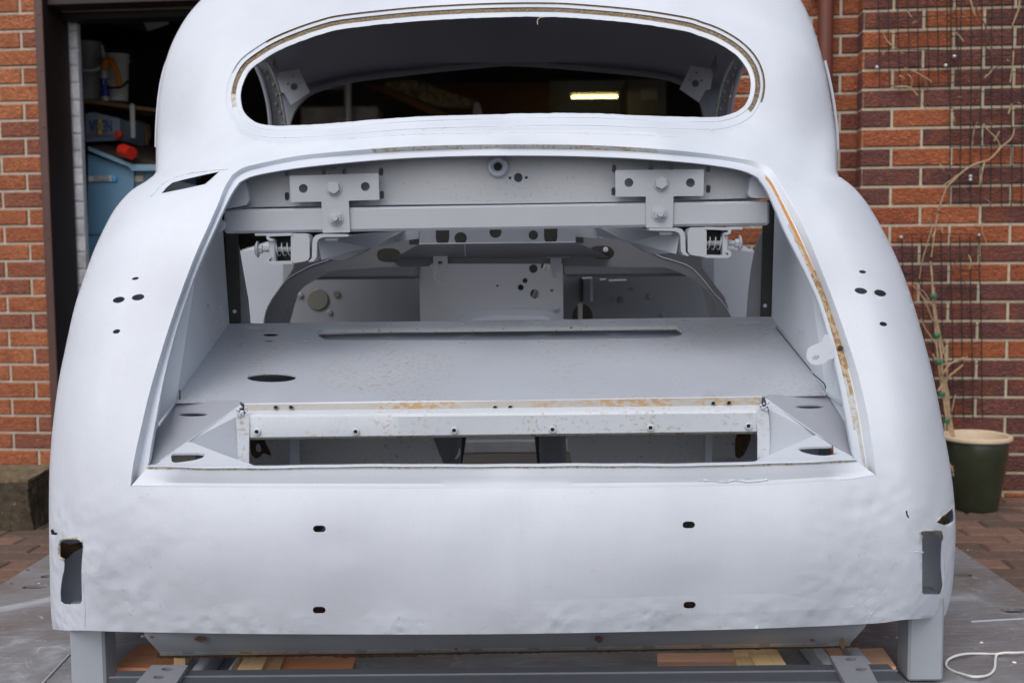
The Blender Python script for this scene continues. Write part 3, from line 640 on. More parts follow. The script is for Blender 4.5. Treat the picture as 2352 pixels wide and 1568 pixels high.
# stone trough at the left
c0=PZ(40,1218,0); Yt=c0.y; mb=MB()
zt_=P(60,1096,Yt+.05).z
xr=P(68,1215,Yt).x; xr2=P(106,1190,Yt+.22).x
def ring(x0,x1,y0,y1,z,n=26,sc=1):
    o=[]
    for (a,b,c_,d) in ((x0,y0,x1,y0),(x1,y0,x1,y1),(x1,y1,x0,y1),(x0,y1,x0,y0)):
        for k in range(n): o.append(Vector((a+(c_-a)*k/n,b+(d-b)*k/n,z)))
    return o
rings=[]
X0=xr-.5; X1=xr+.02
for t in np.linspace(0,1,22): rings.append(ring(X0-.01*t,X1-.005-.022*math.sin(t*1.6),Yt+.012*t,Yt+.30-.012*t,zt_*t))
rings.append(ring(X0+.05,X1-.055,Yt+.05,Yt+.22,zt_-.004)); rings.append(ring(X0+.06,X1-.07,Yt+.06,Yt+.21,zt_-.06)); rings.append(ring(X0+.2,X1-.2,Yt+.13,Yt+.14,zt_-.06))
V=[];Fs=[];n=104
for i,rg in enumerate(rings):
    for v in rg:
        d=noise.noise_vector(v*14)*.005+noise.noise_vector(v*40)*.006+noise.noise_vector(v*110)*.003; V.append(v+d)
for i in range(len(rings)-1):
    for k in range(n): Fs.append((i*n+k,i*n+(k+1)%n,(i+1)*n+(k+1)%n,(i+1)*n+k))
tag(mk('stone_trough',V,Fs,[M_conc,simple('sandy_concrete',(.20,.15,.09),.95,var=.5,scale=50,bmp=.006)],mi=[1 if f//104>=20 else 0 for f in range(len(Fs))]),'rough dark mossy concrete trough planter on the paving, left of the car','planter')
q=quadbox(96,1093,122,1165,4.85,.05); mb=MB(); mb.box(*q,bev=.004); tag(mb.build('plinth_board',simple('pale_blue_plinth',(.30,.34,.42),.6)),'pale blue grey board against the wall behind the stone trough','board')
# ================================================================ PLATFORM AND SUPPORTS
ZP=.10
L1,L2=PZ(0,1343,ZP),PZ(113,1272,ZP); R1,R2=PZ(2200,1258,ZP),PZ(2330,1346,ZP)
def lx(p,q,Y): return p.x+(q.x-p.x)*(Y-p.y)/(q.y-p.y)
Ya,Yb=1.2,4.2
pf=root('steel_platform','low grey worn steel platform under the whole car body','platform',((0,2.2,0)))
cor=[(lx(L1,L2,Ya),Ya),(lx(R1,R2,Ya),Ya),(lx(R1,R2,Yb),Yb),(lx(L1,L2,Yb),Yb)]
xl=lx(L1,L2,3.0); xrr=lx(R1,R2,3.0)
def gpt(x,y): v=PZ(x,y,ZP); return (v.x,v.y)
holes=[]
def ghole(x,y,w,h=None,form=ell):
    a,b=gpt(x-w/2,y),gpt(x+w/2,y); W=b[0]-a[0]; holes.append(form((a[0]+b[0])/2,a[1],W,h or W,0))
ghole(67,1307.5,16); ghole(29,1339,13); ghole(107,1323,26); ghole(80,1347.5,56,.03,slot)
ghole(2231,1283.5,17); ghole(2211,1320,44,.03,slot); ghole(2327,1401,58,.035,slot); ghole(2290,1340,8)
def Mz(x,y): return Vector((x,y,ZP))
plate('deck_plate',dens(cor,.3),Mz,M_steel,pf,holes=holes,thick=(0,0,-.008))
mb=MB(); mb.box(cor[0][0]+.03,cor[1][0]-.03,Ya+.05,Yb-.1,.02,ZP-.03); mb.build('under_frame',M_dark,pf)
mb=MB()
for (p,q) in ((cor[0],cor[3]),(cor[1],cor[2])):
    s=1 if p[0]<0 else -1
    mb.hexa([(p[0]+s*.006,p[1],.03),(p[0]+s*.03,p[1],.03),(q[0]+s*.03,q[1],.03),(q[0]+s*.006,q[1],.03),(p[0]+s*.006,p[1],ZP-.009),(p[0]+s*.03,p[1],ZP-.009),(q[0]+s*.03,q[1],ZP-.009),(q[0]+s*.006,q[1],ZP-.009)],0,.002)
mb.build('edge_rail',M_dark,pf)
# narrow seams in the deck
mb=MB()
for (a,b) in (((98,1568),(160,1502)),((2075,1459),(2110,1500)),((2230,1427),(2352,1420))):
    A,B=PZ(*a,ZP+.0015),PZ(*b,ZP+.0015); mb.tube([A,B],.003,5)
mb.build('seam_bead',M_fix,pf)
mb=MB()
for i in range(36):
    x=random.choice([random.uniform(-1.35,-.86),random.uniform(.86,1.35),random.uniform(-.8,.8)]); y=random.uniform(2.2,3.6); r=random.uniform(.002,.007)
    mb.lathe((x,y,ZP+.0005),[(r,0),(r*.7,r*.35),(0,r*.45)],n=6)
tag(mb.build('paint_chips',M_white),'scattered white chips and blobs on the steel platform','chips',kind='stuff')
# rear cross beam, posts
sf=root('support_frame','dark grey steel cross beam with two square posts holding up the rear of the car','support frame',(0,2.25,ZP))
z_b=.198; Yb0=2.06; Yb1=PZ(1176,1529,z_b).y
a=PZ(262,1545,z_b).x; b=PZ(2066,1545,z_b).x
mb=MB(); mb.box(a,b,Yb0,Yb1,ZP+.003,z_b,bev=.006); mb.build('cross_beam',M_beam,sf)
mb=MB(); mb.tube([(a,Yb0+.055,z_b+.001),(b,Yb0+.055,z_b+.001)],.002,4); mb.build('weld_line',M_mount,sf)
for (x0,x1,xi) in ((160,240,262),(2087,2168,2066)):
    A=P(x0,1500,2.30).x; B=P(x1,1500,2.30).x
    mb=MB(); mb.box(A,B,2.30,2.372,.105,.283,bev=.005); mb.build('post',M_post,sf)
for pts,hs_ in (([(348,1526),(432,1526),(400,1575),(305,1575)],[(384,1535.5),(365,1554)]),([(1907,1505),(1985,1505),(2020,1575),(1945,1575)],[(1955,1512.5),(1978,1536)])):
    M_=lambda x,y:PZ(x,y,z_b+.012)
    hl=[ell(x,y,26,8) for x,y in hs_]
    plate('mounting_plate',pts,M_,M_mount,sf,holes=hl,thick=(0,0,-.011))
mb=MB()
for s in (-1,1):
    pass
# steel rails under the car, running forward
for (xa,ya,xb,yb,lab) in ((455,1531,500,1500,'left pair of steel rails lying forward under the car'),(1905,1520,1850,1480,'right pair of steel rails lying forward under the car')):
    A=PZ(xa,ya,.15); r1=root('floor_rail',lab,'rail',(A.x,2.25,ZP))
    for dx in (0,.075):
        mb=MB(); mb.box(A.x+dx-.012,A.x+dx+.012,2.225,4.1,ZP+.003,.15,bev=.004); mb.build('rail_bar',M_fix,r1)
def timber(name,label,pts,z,th,mat,grp=None,cat='timber block'):
    M_=lambda x,y:PZ(x,y,z)
    o=plate(name,pts,M_,mat,None,thick=(0,0,-th),smooth=False); return tag(o,label,cat,grp)
zt2=.14
timber('plywood_offcut','reddish plywood sheet by the left support post',[(262,1532),(318,1478),(418,1480),(405,1535)],.125,.02,M_ply)
timber('pine_block','small pale pine piece at the end of the left plywood sheet',[(399,1510),(412,1495),(440,1495),(425,1512)],.142,.015,M_pine)
timber('pine_block','wide pale pine block left of centre under the car',[(524,1545),(560,1496),(617,1498),(597,1545)],.150,.045,M_pine)
timber('pine_block','narrow darker pine block beside the wide left one',[(599,1545),(621,1498),(655,1500),(640,1545)],.142,.04,mat_timber('brown_pine',(.40,.25,.13),(.52,.34,.18),1))
timber('plywood_offcut','long reddish plywood strip ending near the middle under the car',[(636,1545),(650,1508),(818,1508),(805,1545)],.130,.028,M_ply)
timber('plywood_offcut','pink plywood strip right of the middle under the car',[(1510,1545),(1510,1499),(1690,1497),(1700,1545)],.140,.035,M_pink)
timber('pine_block','short pine block at the end of the pink strip',[(1684,1490),(1712,1487),(1735,1535),(1695,1535)],.152,.045,M_pine)
timber('pine_block','large split pine block right of centre under the car',[(1715,1488),(1735,1482),(1740,1486),(1762,1478),(1777,1480),(1812,1535),(1740,1535)],.160,.05,M_pine)
timber('plywood_offcut','small pink plywood wedge beside the right steel rails',[(1892,1485),(1925,1483),(1945,1510),(1915,1518)],.135,.02,M_pink)
timber('plywood_offcut','pink plywood sheet by the right support post',[(1928,1490),(2028,1487),(2058,1530),(1950,1530)],.130,.025,M_pink)
# brown board and grey beam seen through the well
V=[(-.6,3.2,.112),(.6,3.2,.112),(.6,3.9,.112),(-.6,3.9,.112)]; mb=MB(); mb.box(-.6,.6,2.55,3.3,ZP+.003,.12,bev=.003); tag(mb.build('brown_board',simple('brown_board_wood',(.13,.06,.04),.7,var=.3)),'dark brown board on the platform under the middle of the car','board')
mb=MB(); A=P(1176,1042,3.6); B=P(1176,1010,3.6); mb.box(-.7,.7,3.6,3.68,A.z,B.z,bev=.006); tag(mb.build('jig_beam',simple('grey_steel',(.5,.53,.57),.3,metal=.2)),'grey steel beam crossing behind the boot well under the car','beam')
# white wire loop
mb=MB(); pts=cr([(2352,1497),(2330,1498),(2308,1498),(2290,1502),(2286,1515),(2284,1535),(2270,1549),(2240,1553),(2215,1548),(2190,1540),(2174,1530),(2175,1517),(2190,1507),(2215,1501),(2250,1500),(2285,1501),(2300,1499)],step=5)
mb.tube([PZ(x,y,ZP+.006+.004*math.sin(i*.3)) for i,(x,y) in enumerate(pts)],.0026,6); tag(mb.build('wire_loop',M_white),'loop of thin white wire lying on the platform at the lower right','wire')
# ================================================================ CAR BODY
car=root('car_body','pale grey primed shell of a vintage saloon car with open boot and empty rear window','car body',(0,2.6,.29))
SL=[(1450,122),(1400,117),(1300,114),(1200,112.5),(1100,113),(1040,116),(980,121),(880,134),(800,150),(710,170),(650,189),(580,214),(525,239),(480,264),(440,299),(418,333),(404,352),(398,357),(330,358.5),(250,362),(190,370),(130,384),(85,402),(40,428),(0,462),(-30,498),(-60,560),(-75,640)]
SR=[(1420,2168),(1380,2182),(1320,2190),(1220,2195),(1140,2191),(1060,2181),(980,2166),(900,2151),(830,2135),(770,2119),(700,2099),(630,2075),(570,2049),(510,2018),(465,1990),(430,1960),(408,1932),(398,1924),(330,1922),(260,1913),(190,1901),(120,1885),(50,1863),(0,1838),(-30,1805),(-60,1745),(-75,1665)]
def smooth_side(S):
    q=cr([(y,x) for y,x in S],step=6); a=np.array(q); o=np.argsort(a[:,0]); return a[o,0],a[o,1]
YL,XL=smooth_side(SL); YR,XR=smooth_side(SR)
def xl_(y): return np.interp(y,YL,XL)
def xr_(y): return np.interp(y,YR,XR)
CP=[]
for y,Y in ((1450,2.148),(1400,2.130),(1320,2.116),(1220,2.111),(1121,2.122),(1040,2.16),(900,2.21),(700,2.28),(500,2.36),(400,2.405),(345,2.44),(331,2.45),(308,2.50),(290,2.55),(265,2.59),(150,2.69),(45,2.785),(10,2.82),(-30,2.90),(-70,3.02)): CP.append((1160,y,Y))
for y,Y in ((1450,2.175),(1300,2.128),(1121,2.132),(900,2.22),(600,2.32),(350,2.445),(300,2.53),(262,2.61),(150,2.705),(45,2.80),(-30,2.915),(-70,3.03)): CP+=[(780,y,Y),(1530,y-6,Y)]
for y,Y in ((1440,2.20),(1300,2.15),(1130,2.15),(950,2.21),(700,2.30),(500,2.39)): CP+=[(430,y,Y),(1885,y-12,Y)]
for x,y,Y in ((220,1440,2.235),(210,1300,2.19),(215,1150,2.175),(220,1000,2.195),(250,830,2.245),(290,700,2.295),(330,600,2.335),(370,500,2.395),(420,440,2.455),(480,400,2.475),(560,372,2.47),(420,400,2.53),(410,330,2.66),(410,220,2.72),(430,130,2.77),(500,50,2.84),(560,0,2.89),(620,-40,2.96),(480,330,2.60),(620,335,2.53),(560,120,2.74),(500,230,2.68),(600,300,2.59)):
    c=2306 if y>400 else 2283
    CP+=[(x,y,Y),(c-x,y-10 if y>400 else y-4,Y)]
CPa=np.array(CP); K=CPa[:,:2]/500.0
def U(r2): return np.where(r2>0,r2*np.log(r2+1e-12)*.5,0)
D2=((K[:,None]-K[None])**2).sum(2); n_=len(K); A_=np.zeros((n_+3,n_+3)); A_[:n_,:n_]=U(D2)+np.eye(n_)*.002; A_[:n_,n_]=1; A_[:n_,n_+1:]=K; A_[n_,:n_]=1; A_[n_+1:,:n_]=K.T
Wt=np.linalg.solve(A_,np.r_[CPa[:,2],0,0,0])
def Yb_(x,y):
    p=np.array((x,y))/500.0; r2=((K-p)**2).sum(1); return float(U(r2)@Wt[:n_]+Wt[n_]+Wt[n_+1]*p[0]+Wt[n_+2]*p[1])
def gsn(x,y,cx,cy,sx,sy): return math.exp(-((x-cx)/sx)**2-((y-cy)/sy)**2)
def Ysh(x,y):
    Y=Yb_(x,y); d=min(x-float(xl_(y)),float(xr_(y))-x); wd=120 if y>400 else 110; R_=.17 if y>430 else .15
    t=1-min(max(d/wd,0),1); Y+=R_*(1-math.sqrt(max(0,1-t*t)))*(1 if t<1 else 1)
    wgt=.15+gsn(x,y,230,1380,150,160)*1.6+gsn(x,y,2040,1290,150,220)*1.6+gsn(x,y,1650,1420,400,45)*1.1+gsn(x,y,280,1170,110,60)+gsn(x,y,2010,1150,90,70)*1.3+gsn(x,y,560,1420,300,40)*.5
    if y>1125 or x<300 or x>2010:
        Y+=wgt*(.0011*noise.noise(Vector((x*.012,y*.014,1.7)))+.0013*noise.noise(Vector((x*.035,y*.04,4.2))))
    # soft dents seen in the rear panel
    Y+=.0028*gsn(x,y,770,1250,70,40)+.0018*gsn(x,y,1600,1340,90,45)+.0035*gsn(x,y,330,1310,90,90)+.0025*gsn(x,y,1950,1250,60,110)-.0006*gsn(x,y,1130,1240,250,40)
    return Y
def Msh(x,y): return P(x,y,Ysh(x,y))
L_out=[(x,y) for y,x in zip(YL[::-1],XL[::-1])]   # bottom -> top
R_out=[(x,y) for y,x in zip(YR,XR)]               # top -> bottom
L_out=[p for p in L_out if p[1]<=1449]; R_out=[p for p in R_out if p[1]<=1419]
top=cr([L_out[-1],(800,-92),(1000,-97),(1160,-98),(1320,-97),(1500,-91),R_out[0]],step=14)[1:-1]
bot=[p for p in cr([R_out[-1],(2160,1419),(2080,1422),(1990,1432),(1700,1444),(1300,1453),(1000,1456),(600,1455),(400,1452),(290,1450),(190,1447),(150,1447),L_out[0]],step=12)][1:-1]
outer=L_out+top+R_out+bot
bO=[(300,1117),(303,1085),(309,1050),(320,1000),(341,910),(365,826),(392,740),(420,660),(450,582),(478,520),(500,470),(517,428),(533,402),(556,386),(600,374),(690,356.5),(800,346),(900,338.5),(1000,334),(1100,331.8),(1176,331.2),(1300,332),(1400,335),(1500,341),(1600,350),(1680,360),(1725,367),(1752,375),(1775,393),(1800,434),(1826,480),(1850,529),(1885,615),(1917,698),(1946,780),(1973,866),(1992,950),(2003,1020),(2010,1070),(2013,1092)]
bOb=[(2013,1092),(1960,1101),(1850,1108),(1770,1113),(1600,1117),(1400,1119.5),(1176,1121),(900,1121),(600,1120),(400,1118),(300,1117)]
bI=[(338,1073),(343,1058),(350,1015),(360,960),(378,866),(398,785),(420,713),(447,636),(470,580),(493,529),(514,482),(532,446),(550,420),(575,407),(625,396),(697,385),(800,374),(900,366),(1000,361),(1100,358.5),(1200,358),(1300,359),(1400,362),(1500,367.5),(1600,376),(1680,387),(1718,397),(1741,409),(1762,440),(1782,484),(1801,529),(1828,584),(1853,636),(1880,698),(1904,780),(1924,866),(1939,940),(1950,1000),(1959,1046),(1966,1057)]
bIb=[(1966,1057),(1900,1060.5),(1840,1063.5),(1716,1067),(1568,1070),(1300,1071),(1176,1071.2),(900,1072),(784,1072.8),(600,1075),(472,1075.5),(400,1074),(338,1073)]
def resamp(pts,n,smooth=True):
    q=np.array(cr(pts,step=4) if smooth else pts); d=np.r_[0,np.cumsum(np.linalg.norm(np.diff(q,axis=0),axis=1))]; t=np.linspace(0,d[-1],n)
    return list(zip(np.interp(t,d,q[:,0]),np.interp(t,d,q[:,1])))
def match(O,I,n):
    """pair inner points with outer ones by fraction of control index"""
    qo=[];qi=[]
    oo=np.array(cr(O,step=3)); ii=np.array(cr(I,step=3))
    do=np.r_[0,np.cumsum(np.linalg.norm(np.diff(oo,axis=0),axis=1))]; di=np.r_[0,np.cumsum(np.linalg.norm(np.diff(ii,axis=0),axis=1))]
    # key pairs (arc start, left corner, right corner, end)
    return oo,ii,do/do[-1],di/di[-1]
def seg(pts,keys,n):
    """resample so that the points with index keys fall on fixed samples"""
    out=[]
    for a,b,m in zip(keys[:-1],keys[1:],n): out+=resamp(pts[a:b+1],m+1)[:-1]
    return out+[tuple(map(float,pts[keys[-1]]))]
Oa=seg(bO,[0,12,20,26,39],[70,50,40,70]); Ia=seg(bI,[0,12,20,27,39],[70,50,40,70])
Ob=resamp(bOb,110,False); Ib=resamp(bIb,110,False)
boot_hole=Oa[:-1]+Ob[:-1]
W0=cr([(552,226),(557,250),(565,264),(577,275),(594,283.5),(620,288),(660,289),(709,287),(784,281.5),(885,273),(986,267),(1121,263.5),(1223,260.5),(1358,260.5),(1459,265),(1568,268.5),(1640,269.5),(1665,266),(1690,257.5),(1709,244),(1720,225),(1725,198),(1721.5,172),(1710,148.5),(1693,129),(1669,111),(1635.5,93),(1601.7,81),(1568,71),(1459,54),(1324,42),(1239.6,39),(1121.5,40.5),(986.5,47),(885,55.7),(784,67.5),(742,77.6),(692,94.5),(641,116),(601,140),(573.7,162),(559,189),(553.5,209)],True,7)
W0=[(x,y) for x,y in W0]
def offs(poly,d):
    q=np.array(poly); n=len(q); out=[]
    for i in range(n):
        a=q[(i-3)%n];b=q[(i+3)%n]; t=(b-a)/np.linalg.norm(b-a); nn=np.array((-t[1],t[0]))
        out.append((q[i]+nn*d(q[i]) if callable(d) else q[i]+nn*d))
    return [tuple(p) for p in out]
sgn=1
tst=offs(W0,10); 
if np.ptp(np.array(tst)[:,0])<np.ptp(np.array(W0)[:,0]): sgn=-1
WO=lambda d:offs(W0,sgn*d)
win_hole=WO(34)
HL=[ell(311,639.5,16,6.5,-12),ell(272.7,688.5,28,13.5,-12),ell(317,682.7,29.5,14,-10),ell(267.6,761,17.5,9.5,-15),
    ell(1981.4,624.4,16.5,7.5,8),ell(1977.4,668,29.5,14,10),ell(2021.6,673,28.5,14.5,14),ell(2029,744,18,10,12),
    slot(733.5,1214,29.5,16),slot(733,1400.5,30,16),slot(1582,1205,29,16),slot(1584,1389,29,16),
    [(371.4,444),(382,431),(396,419.5),(420,413),(471,401),(503,394.5),(492,405),(471,423),(430,432)],
    [(136,1252),(139,1241),(147,1236.5),(165,1235),(181,1236),(189,1243),(191,1256),(189,1275),(188,1292),(187,1313),(188,1350),(188,1380),(183,1387),(160,1388),(147,1387),(140,1381),(139,1360),(140,1345),(143,1325),(147,1309),(148,1294),(146,1284),(139,1281),(136,1271)],
    [(2113.7,1219),(2121,1216.5),(2143,1216.5),(2163,1217),(2167,1235),(2163,1245),(2161,1275),(2161,1303),(2165,1343),(2164,1356),(2158,1365),(2122,1365),(2118,1359),(2118,1300),(2118,1235)],
    [(2150.5,1197),(2155,1190),(2163,1184),(2173,1177),(2181,1169),(2187,1166),(2189.5,1178),(2190,1190),(2189,1197),(2180,1203),(2169.6,1206),(2158,1202)],
    [(2080,1173),(2084,1172),(2085,1181),(2089,1187),(2087,1191),(2082,1184)],
    [(116,1217),(122,1214),(126,1222),(134,1224),(128,1229),(118,1228)]]
HL=[dens(h,9) if len(h)<16 else h for h in HL]
ext=[]
for y in np.arange(-60,1440,10):
    for d in (2,5,9,14,20,28,38): ext+= [(float(xl_(y))+d,y),(float(xr_(y))-d,y)]
plate('rear_shell',outer,Msh,M_shell,car,holes=[boot_hole,win_hole]+HL,thick=(0,.003,0),grid=12,extra=ext,ang=60)
# sides of the body running forward from the silhouette
def side(name,pts,dy,mat,inward=0):
    A=[P(x,y,Ysh(x,y)+.0005) for x,y in pts]; s=-1 if A[0].x<0 else 1
    rows=[A]
    for t in (.2,.5,1): rows.append([a+Vector((s*(.012*math.sin(t*3.14*.6))-s*inward*t,dy(a)*t,0)) for a in A])
    return strip(rows,mat,name,car,ang=60)
Lf=[p for p in L_out if p[1]>402]; Rf=[p for p in R_out if p[1]>402]
side('wing_side',Lf,lambda a:.75,M_body); side('wing_side',Rf,lambda a:.75,M_body)
Lc=[p for p in L_out if p[1]<=402]; Rc=[p for p in R_out if p[1]<=402]
side('quarter_side',Lc,lambda a:.10,M_body); side('quarter_side',Rc,lambda a:.10,M_body)
# thin standing edge of the door gap outside each quarter panel
for pts in (cr([(360,338),(361,300),(364,250),(370,200),(379,160),(391,128),(401,108)],step=8),cr([(1923,345),(1921,300),(1914,240),(1905,190),(1893,140)],step=8)):
    mb=MB(); mb.tube([P(x-(1.5 if x<1000 else -1.5),y,2.98) for x,y in pts],.004,8); mb.build('door_edge',M_body,car)
# ---- gutter round the boot opening
def line3(pts,dY): return [P(x,y,Ysh(x,y)+(dY(x,y) if callable(dY) else dY)) for x,y in pts]
def sd_(v,c):
    return lambda x,y:v-c+c*(1-min(1,max(0,min(x-338,1966-x)/70)))
def lerp(A,B,t): return [(a[0]+(b[0]-a[0])*t,a[1]+(b[1]-a[1])*t) for a,b in zip(A,B)]
rows=[line3(Oa,0),line3(lerp(Oa,Ia,.05),.002),line3(lerp(Oa,Ia,.38),.022),line3(lerp(Oa,Ia,.43),.023),line3(lerp(Oa,Ia,.60),.021),line3(lerp(Oa,Ia,.74),.018),line3(lerp(Oa,Ia,.90),.016),line3(lerp(Oa,Ia,.96),.013),line3(Ia,.015),[p+Vector((0,.012,0)) for p in line3(Ia,.015)]]
nA=len(Oa)
def gm(i,k):
    x,y=Oa[k]
    if x>1600 and y>374 and i==3: return 1 if y<600 else (3 if y<900 else 2)
    if x>1600 and 600<y<840 and i==2: return 3
    if x>1600 and 480<y<1000 and i==4: return 3 if 600<y<860 else 2
    if i==1 and 850<x<1500 and y<400: return 2
    return 0
strip(rows,[M_body,M_orange,M_rustl,M_brownr],'boot_gutter',car,mi=gm,ang=28)
rows=[line3(Ob,0),line3(lerp(Ob,Ib,.06),-.0005),line3(lerp(Ob,Ib,.22),sd_(.004,.004)),line3(lerp(Ob,Ib,.45),sd_(.007,.011)),line3(lerp(Ob,Ib,.90),sd_(.011,.024))]
wav=lambda x:1.1*math.sin(x*.013)+.7*math.sin(x*.041+1)
e1=[(x,y+wav(x)*.6) for x,y in Ib]; e0=[(x,y-3.6+wav(x)*.5) for x,y in Ib]
rows+=[line3(e1,sd_(.0125,.026)),line3(lerp(e1,e0,.25),sd_(.007,.026)),line3(lerp(e1,e0,.8),sd_(.007,.026)),line3(e0,sd_(.010,.026)),[p+Vector((0,.02,-.001)) for p in line3(e0,sd_(.010,.026))]]
strip(rows,[M_body,M_rustl],'boot_sill',car,mi=lambda i,k:1 if i==4 else 0,ang=28)
# weld scars
def bead(pts,name='weld_bead',r=.0016,mat=None,dY=.0006,step=5,par=None):
    q=cr(pts,step=step); mb=MB(); L=[];R_=[]
    for i,(x,y) in enumerate(q): L.append(P(x,y+1.2*noise.noise(Vector((x*.13,y*.13,0))),Ysh(x,y)+dY)); R_.append(r*(1+.8*noise.noise(Vector((x*.2,y*.2,3)))))
    mb.tube(L,R_,6); return mb.build(name,mat or M_body,par or car)
bead([(1592,1098),(1612,1102),(1640,1103),(1665,1106),(1690,1102),(1720,1106),(1762,1101)],dY=-.0002,r=.0022)
bead([(1600,1090),(1606,1097),(1640,1101),(1680,1104),(1700,1099),(1758,1097)],'torn_edge',.0011,M_rustl,dY=-.001)
bead([(2120,1268),(2098,1266),(2072,1270),(2052,1290),(2044,1320),(2036,1350),(2022,1380),(2000,1410),(1990,1428)],r=.0020,dY=.0021)
bead([(190,1310),(192,1350),(196,1400),(195,1440)],r=.0020,dY=.0016); bead([(2170,1260),(2168,1330),(2160,1370),(2158,1400),(2156,1418)],r=.0015,mat=M_rustl)
bead([(318,1142),(330,1139),(344,1132)],r=.0025,dY=.002); bead([(1330,0)] and [(800,320),(900,312),(1000,308),(1150,306),(1300,306),(1450,310),(1560,316)],r=.0012)
for pts in ([(348,452),(372,425),(395,411),(440,398),(500,391),(523,389)],): bead(pts,'flap_crease',.0022)
bead([(136,1252),(140,1240),(150,1236),(181,1236),(189,1243)],'torn_edge',.003,M_rustl); bead([(146,1284),(139,1281),(136,1271),(136,1252)],'torn_edge',.003,M_rustl)
bead([(2150,1197),(2163,1184),(2173,1177),(2187,1166)],'torn_edge',.002,M_rustl); bead([(2118,1235),(2114,1219),(2163,1217)],'torn_edge',.0018,M_rustl)
# what shows inside the cut-outs
def car_plate(name,pts,Y,mat,th=.003,holes=(),par=None,M_=None,smooth=False): return plate(name,pts,M_ or flat(Y),mat,par or car,holes=holes,thick=(0,th,0),smooth=smooth)
car_plate('inner_closing_panel',[(132,1190),(215,1190),(215,1420),(132,1420)],2.40,M_body)
car_plate('inner_closing_panel',[(2090,1150),(2174,1150),(2174,1400),(2090,1400)],2.40,M_body)
car_plate('torn_flap',cr([(134,1246),(160,1250),(192,1244),(191,1256),(172,1266),(160,1276),(150,1284),(138,1280)],True,6),2.33,M_rdark)
car_plate('torn_flap',[(2150,1197),(2165,1186),(2176,1190),(2184,1206),(2160,1206)],2.36,M_rustg)
car_plate('torn_flap',[(2140,1217),(2170,1217),(2168,1240),(2160,1240),(2150,1228)],2.34,M_rustl)
# ---- rear window surround
def wrow(d,dY): 
    pts=WO(d); return line3(pts,dY)+[None]
specs=[(34,0),(33,.0005),(31.5,.006),(28.3,.006),(27.5,.0),(22,-.001),(21.5,.000),(20.8,.004),(11,.006),(10.3,.002),(9.5,-.001),(1.5,.001),(0,.002)]
rows=[]
for d,dY in specs:
    pts=WO(d) if d else W0
    if d<=1.5: pts=[(x+.5*noise.noise(Vector((x*.05,y*.05,d))),y+1.0*noise.noise(Vector((x*.06,y*.06,5)))) for x,y in pts]
    l=line3(pts,lambda x,y,dY=dY:dY*(1 if (y<170 or (x>1600 and y<225)) else .30)); rows.append(l+[l[0]])
rows.append([p+Vector((0,.006,0)) for p in rows[-1]])
def wm(i,k):
    x,y=W0[k%len(W0)]
    up=y<150 or (x>1600 and y<245)
    if i==7 and (y<215 if x<1000 else y<245): return 1
    if i==7 and y<235 and not(600<x<1640): return 2
    if i in(1,2) and (y<120 or (x>1600 and y<230)): return 1
    if i in (6,8) and up: return 2
    return 0
strip(rows,[M_body,M_rustg,M_rustl],'window_surround',car,mi=wm,ang=28)
mb=MB(); mb.tube([P(x,y,2.79) for x,y in ((1250,40),(1242,40),(1236,44),(1234,50),(1235,57))],.0012,5); mb.build('loose_strand',M_cream,car)
for x0,x1,f in ((745,1700,0),):
    mb=MB()
    for k in range(23):
        x=780+k*39+random.uniform(-8,8); y=308-(8 if x<900 else 14)+abs(x-1160)*.012+random.uniform(-3,3)
        p=Msh(x,y); mb.lathe(p-Vector((0,-.0002,0)),[(.003,-.0006),(.0025,.0003),(0,.0004)],(0,-.6,1),10)
    mb.build('spot_weld',M_body,car)
# ---- roof skin going forward, windscreen frame, pillars
def roofz(X,Y):
    crown=1.712-.30*max(0,(Y-3.35))**2*.35-.02*max(0,3.15-Y)
    return crown-.075*min(abs(X)/.80,1.0)**4-.02*(X/.8)**2
rows=[]
for Y in np.linspace(2.97,4.16,16):
    rows.append([Vector((X-.013*Y/3,Y,roofz(X,Y)-(0 if Y>2.99 else .003))) for X in np.linspace(-1,1,50)*(.70 if Y<3.1 else (.75 if Y<3.2 else .80))])
M_roofin=paint('roof_inside_shaded',(.22,.26,.33))  # grey primer darkened, with the shade under the roof in its colour
o=strip(rows,M_roofin,'roof_panel',car,ang=60)
o2=strip([[p+Vector((0,0,.006)) for p in r] for r in rows],M_body,'roof_skin',car,ang=60)
ws=cr([(664,300),(668,280),(676,258),(690,238),(712,218),(742,206),(790,192),(860,181),(980,167),(1080,157),(1158,150)],step=12)+cr([(1162,150),(1250,154),(1380,165),(1480,175),(1540,185),(1580,203),(1602,225),(1612,250),(1618,285)],step=12)
wso=[(1650,290),(1662,220),(1660,180),(1560,150),(1400,138),(1160,128),(900,140),(760,160),(680,180),(650,220),(640,300)]
top2=[(x,y) for x,y in ws]
inn=[(x,y) for x,y in top2]
outm=[(x+(-10 if x<760 else 0)+(10 if x>1560 else 0),y-(9 if 700<x<1600 else 4)) for x,y in top2]
Vp=inn+outm[::-1]
car_plate('windscreen_frame',Vp,4.13,M_shaded,.02)
car_plate('header_panel',outm+[(1680,260),(1665,170),(1500,100),(1160,90),(800,105),(640,150),(650,290)],4.16,M_roofin,.01)
